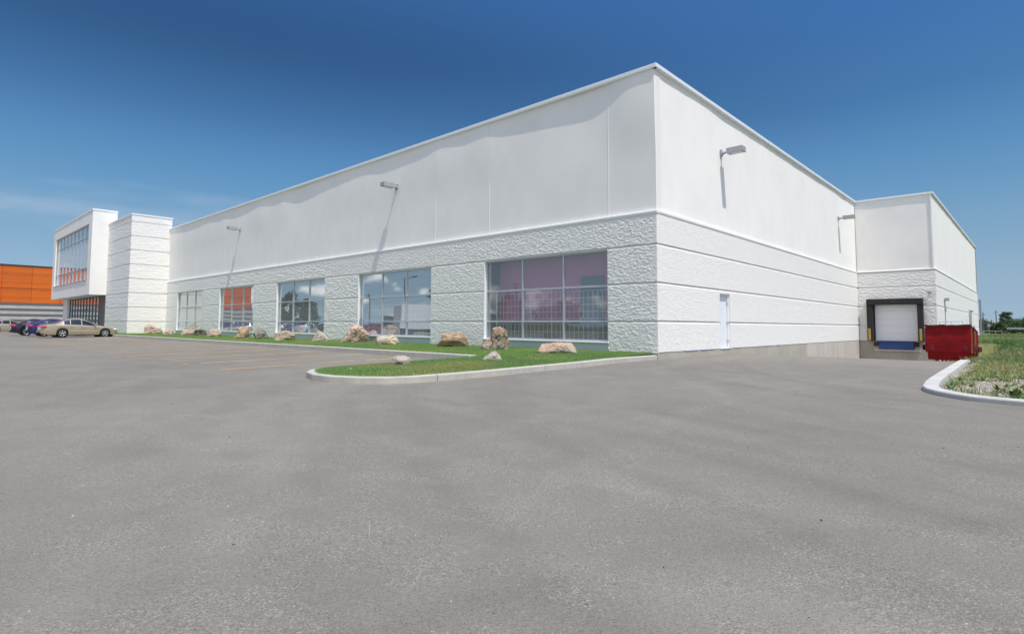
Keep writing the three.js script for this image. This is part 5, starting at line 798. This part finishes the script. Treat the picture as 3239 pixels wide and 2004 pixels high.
// , label: 'dark car passing on the far road behind the guard rail', color: [0.02, 0.022, 0.025], pos: [RAY(3166, 1040, -92)[0], 0.02, -92], turn: Math.PI / 2 });
// ---------------------------------------------------------------- what the front windows mirror, across the lane
tree(-69, -0.3, 21.9, 6.2, 1.7, 5.4, 931, 'dense dark green tree mirrored in the third window', 'trees mirrored in the windows', { n: 5000, tone: 0, leaf: 0.2, cone: 0 });
tree(-51.5, -0.3, 36, 8.4, 2.6, 7.0, 932, 'tall green tree mirrored at the right edge of the fourth window', 'trees mirrored in the windows', { n: 4200, tone: 1, leaf: 0.24 });
tree(-80, -0.3, 82, 8.6, 3.4, 7.6, 933, 'green tree mirrored in the window closest to the corner', 'trees mirrored in the windows', { n: 3600, tone: 0, leaf: 0.34 });
tree(-84, -0.3, 33, 6.2, 2.2, 5.2, 934, 'dark tree mirrored at the end of the orange building', 'trees mirrored in the windows', { n: 3200, tone: 2, leaf: 0.22 });
for (let k = 0; k < 7; k++) tree(-150 + k * 21, -0.3, 112 + (k % 3) * 9, 5 + (k % 4), 4.5, 5, 940 + k, 'round tree in the far row mirrored behind the parked cars', 'far row of trees mirrored in the windows', { n: 1500, tone: k % 3, leaf: 0.5 });
[[-101, 57, 8.4], [-84, 64, 7.6], [-60, 61, 9.0]].forEach(([x, z, h], i) => { const t = thing('street_pole', ['wooden power pole with crossarms mirrored at the left of the fourth window', 'shorter wooden power pole mirrored behind the tall ones in the fourth window', 'tallest wooden power pole with crossarms mirrored in the fourth window'][i], 'pole', 'power poles mirrored in the fourth window', [x, -0.3, z]); obj('pole', cyl([0, 0, 0], [0, h, 0], 0.17, 0.12, 8), M.wood, t); obj('crossarm', [box(-1.1, 1.1, h - 0.5, h - 0.38, -0.06, 0.06), box(-0.9, 0.9, h - 1.2, h - 1.08, -0.06, 0.06)], M.wood, t); });
{ const t = thing('street_light', 'dark street light with a short arm mirrored in the fourth window', 'lamp post', null, [-56.5, -0.3, 33]); obj('pole', cyl([0, 0, 0], [0, 8.0, 0], 0.11, 0.07, 8), M.dark, t); obj('arm', [cyl([0, 7.8, 0], [1.4, 8.05, 0.4], 0.05, 0.05, 6), box(1.2, 2.0, 7.98, 8.14, 0.25, 0.55)], M.dark, t); }
{ // box truck
  const t = thing('box_truck', 'white box truck mirrored at the right of the fourth window', 'truck', null, [-37.2, G(0, 21) , 20.4], 0.35); obj('cargo_box', chamferBox(-1.22, 1.22, 0.95, 3.35, -2.6, 2.4, 0.04), M.whiteMetal, t); obj('cab', chamferBox(-1.05, 1.05, 0.5, 2.3, 2.45, 4.1, 0.12), M.whiteMetal, t); obj('windscreen', box(-0.9, 0.9, 1.45, 2.1, 4.10, 4.12), M.carGlass, t); obj('chassis', box(-0.5, 0.5, 0.55, 0.94, -2.5, 2.4), M.under, t);
  for (const z of [-1.6, 3.1]) for (const s of [-1, 1]) { const w = new THREE.CylinderGeometry(0.42, 0.42, 0.28, 20); w.rotateZ(Math.PI / 2); w.translate(s * 0.95, 0.42, z); obj('wheel', w, M.rubber, t); }
}
{ const t = thing('grey_shed', 'long low grey shed mirrored beyond the parked cars', 'building', null, [-118, -0.3, 92], 0.3); obj('wall', box(-26, 26, 0, 4.2, -8, 8), mat(0.22, 0.20, 0.20, 0.9), t); obj('roof', box(-26.3, 26.3, 4.2, 4.6, -8.3, 8.3), mat(0.10, 0.12, 0.12, 0.7), t); const b = obj('blue_sign', box(6, 11, 1.0, 3.2, -8.06, -8.0), mat(0.03, 0.16, 0.42, 0.5), t); }
renderer.render(scene, camera);
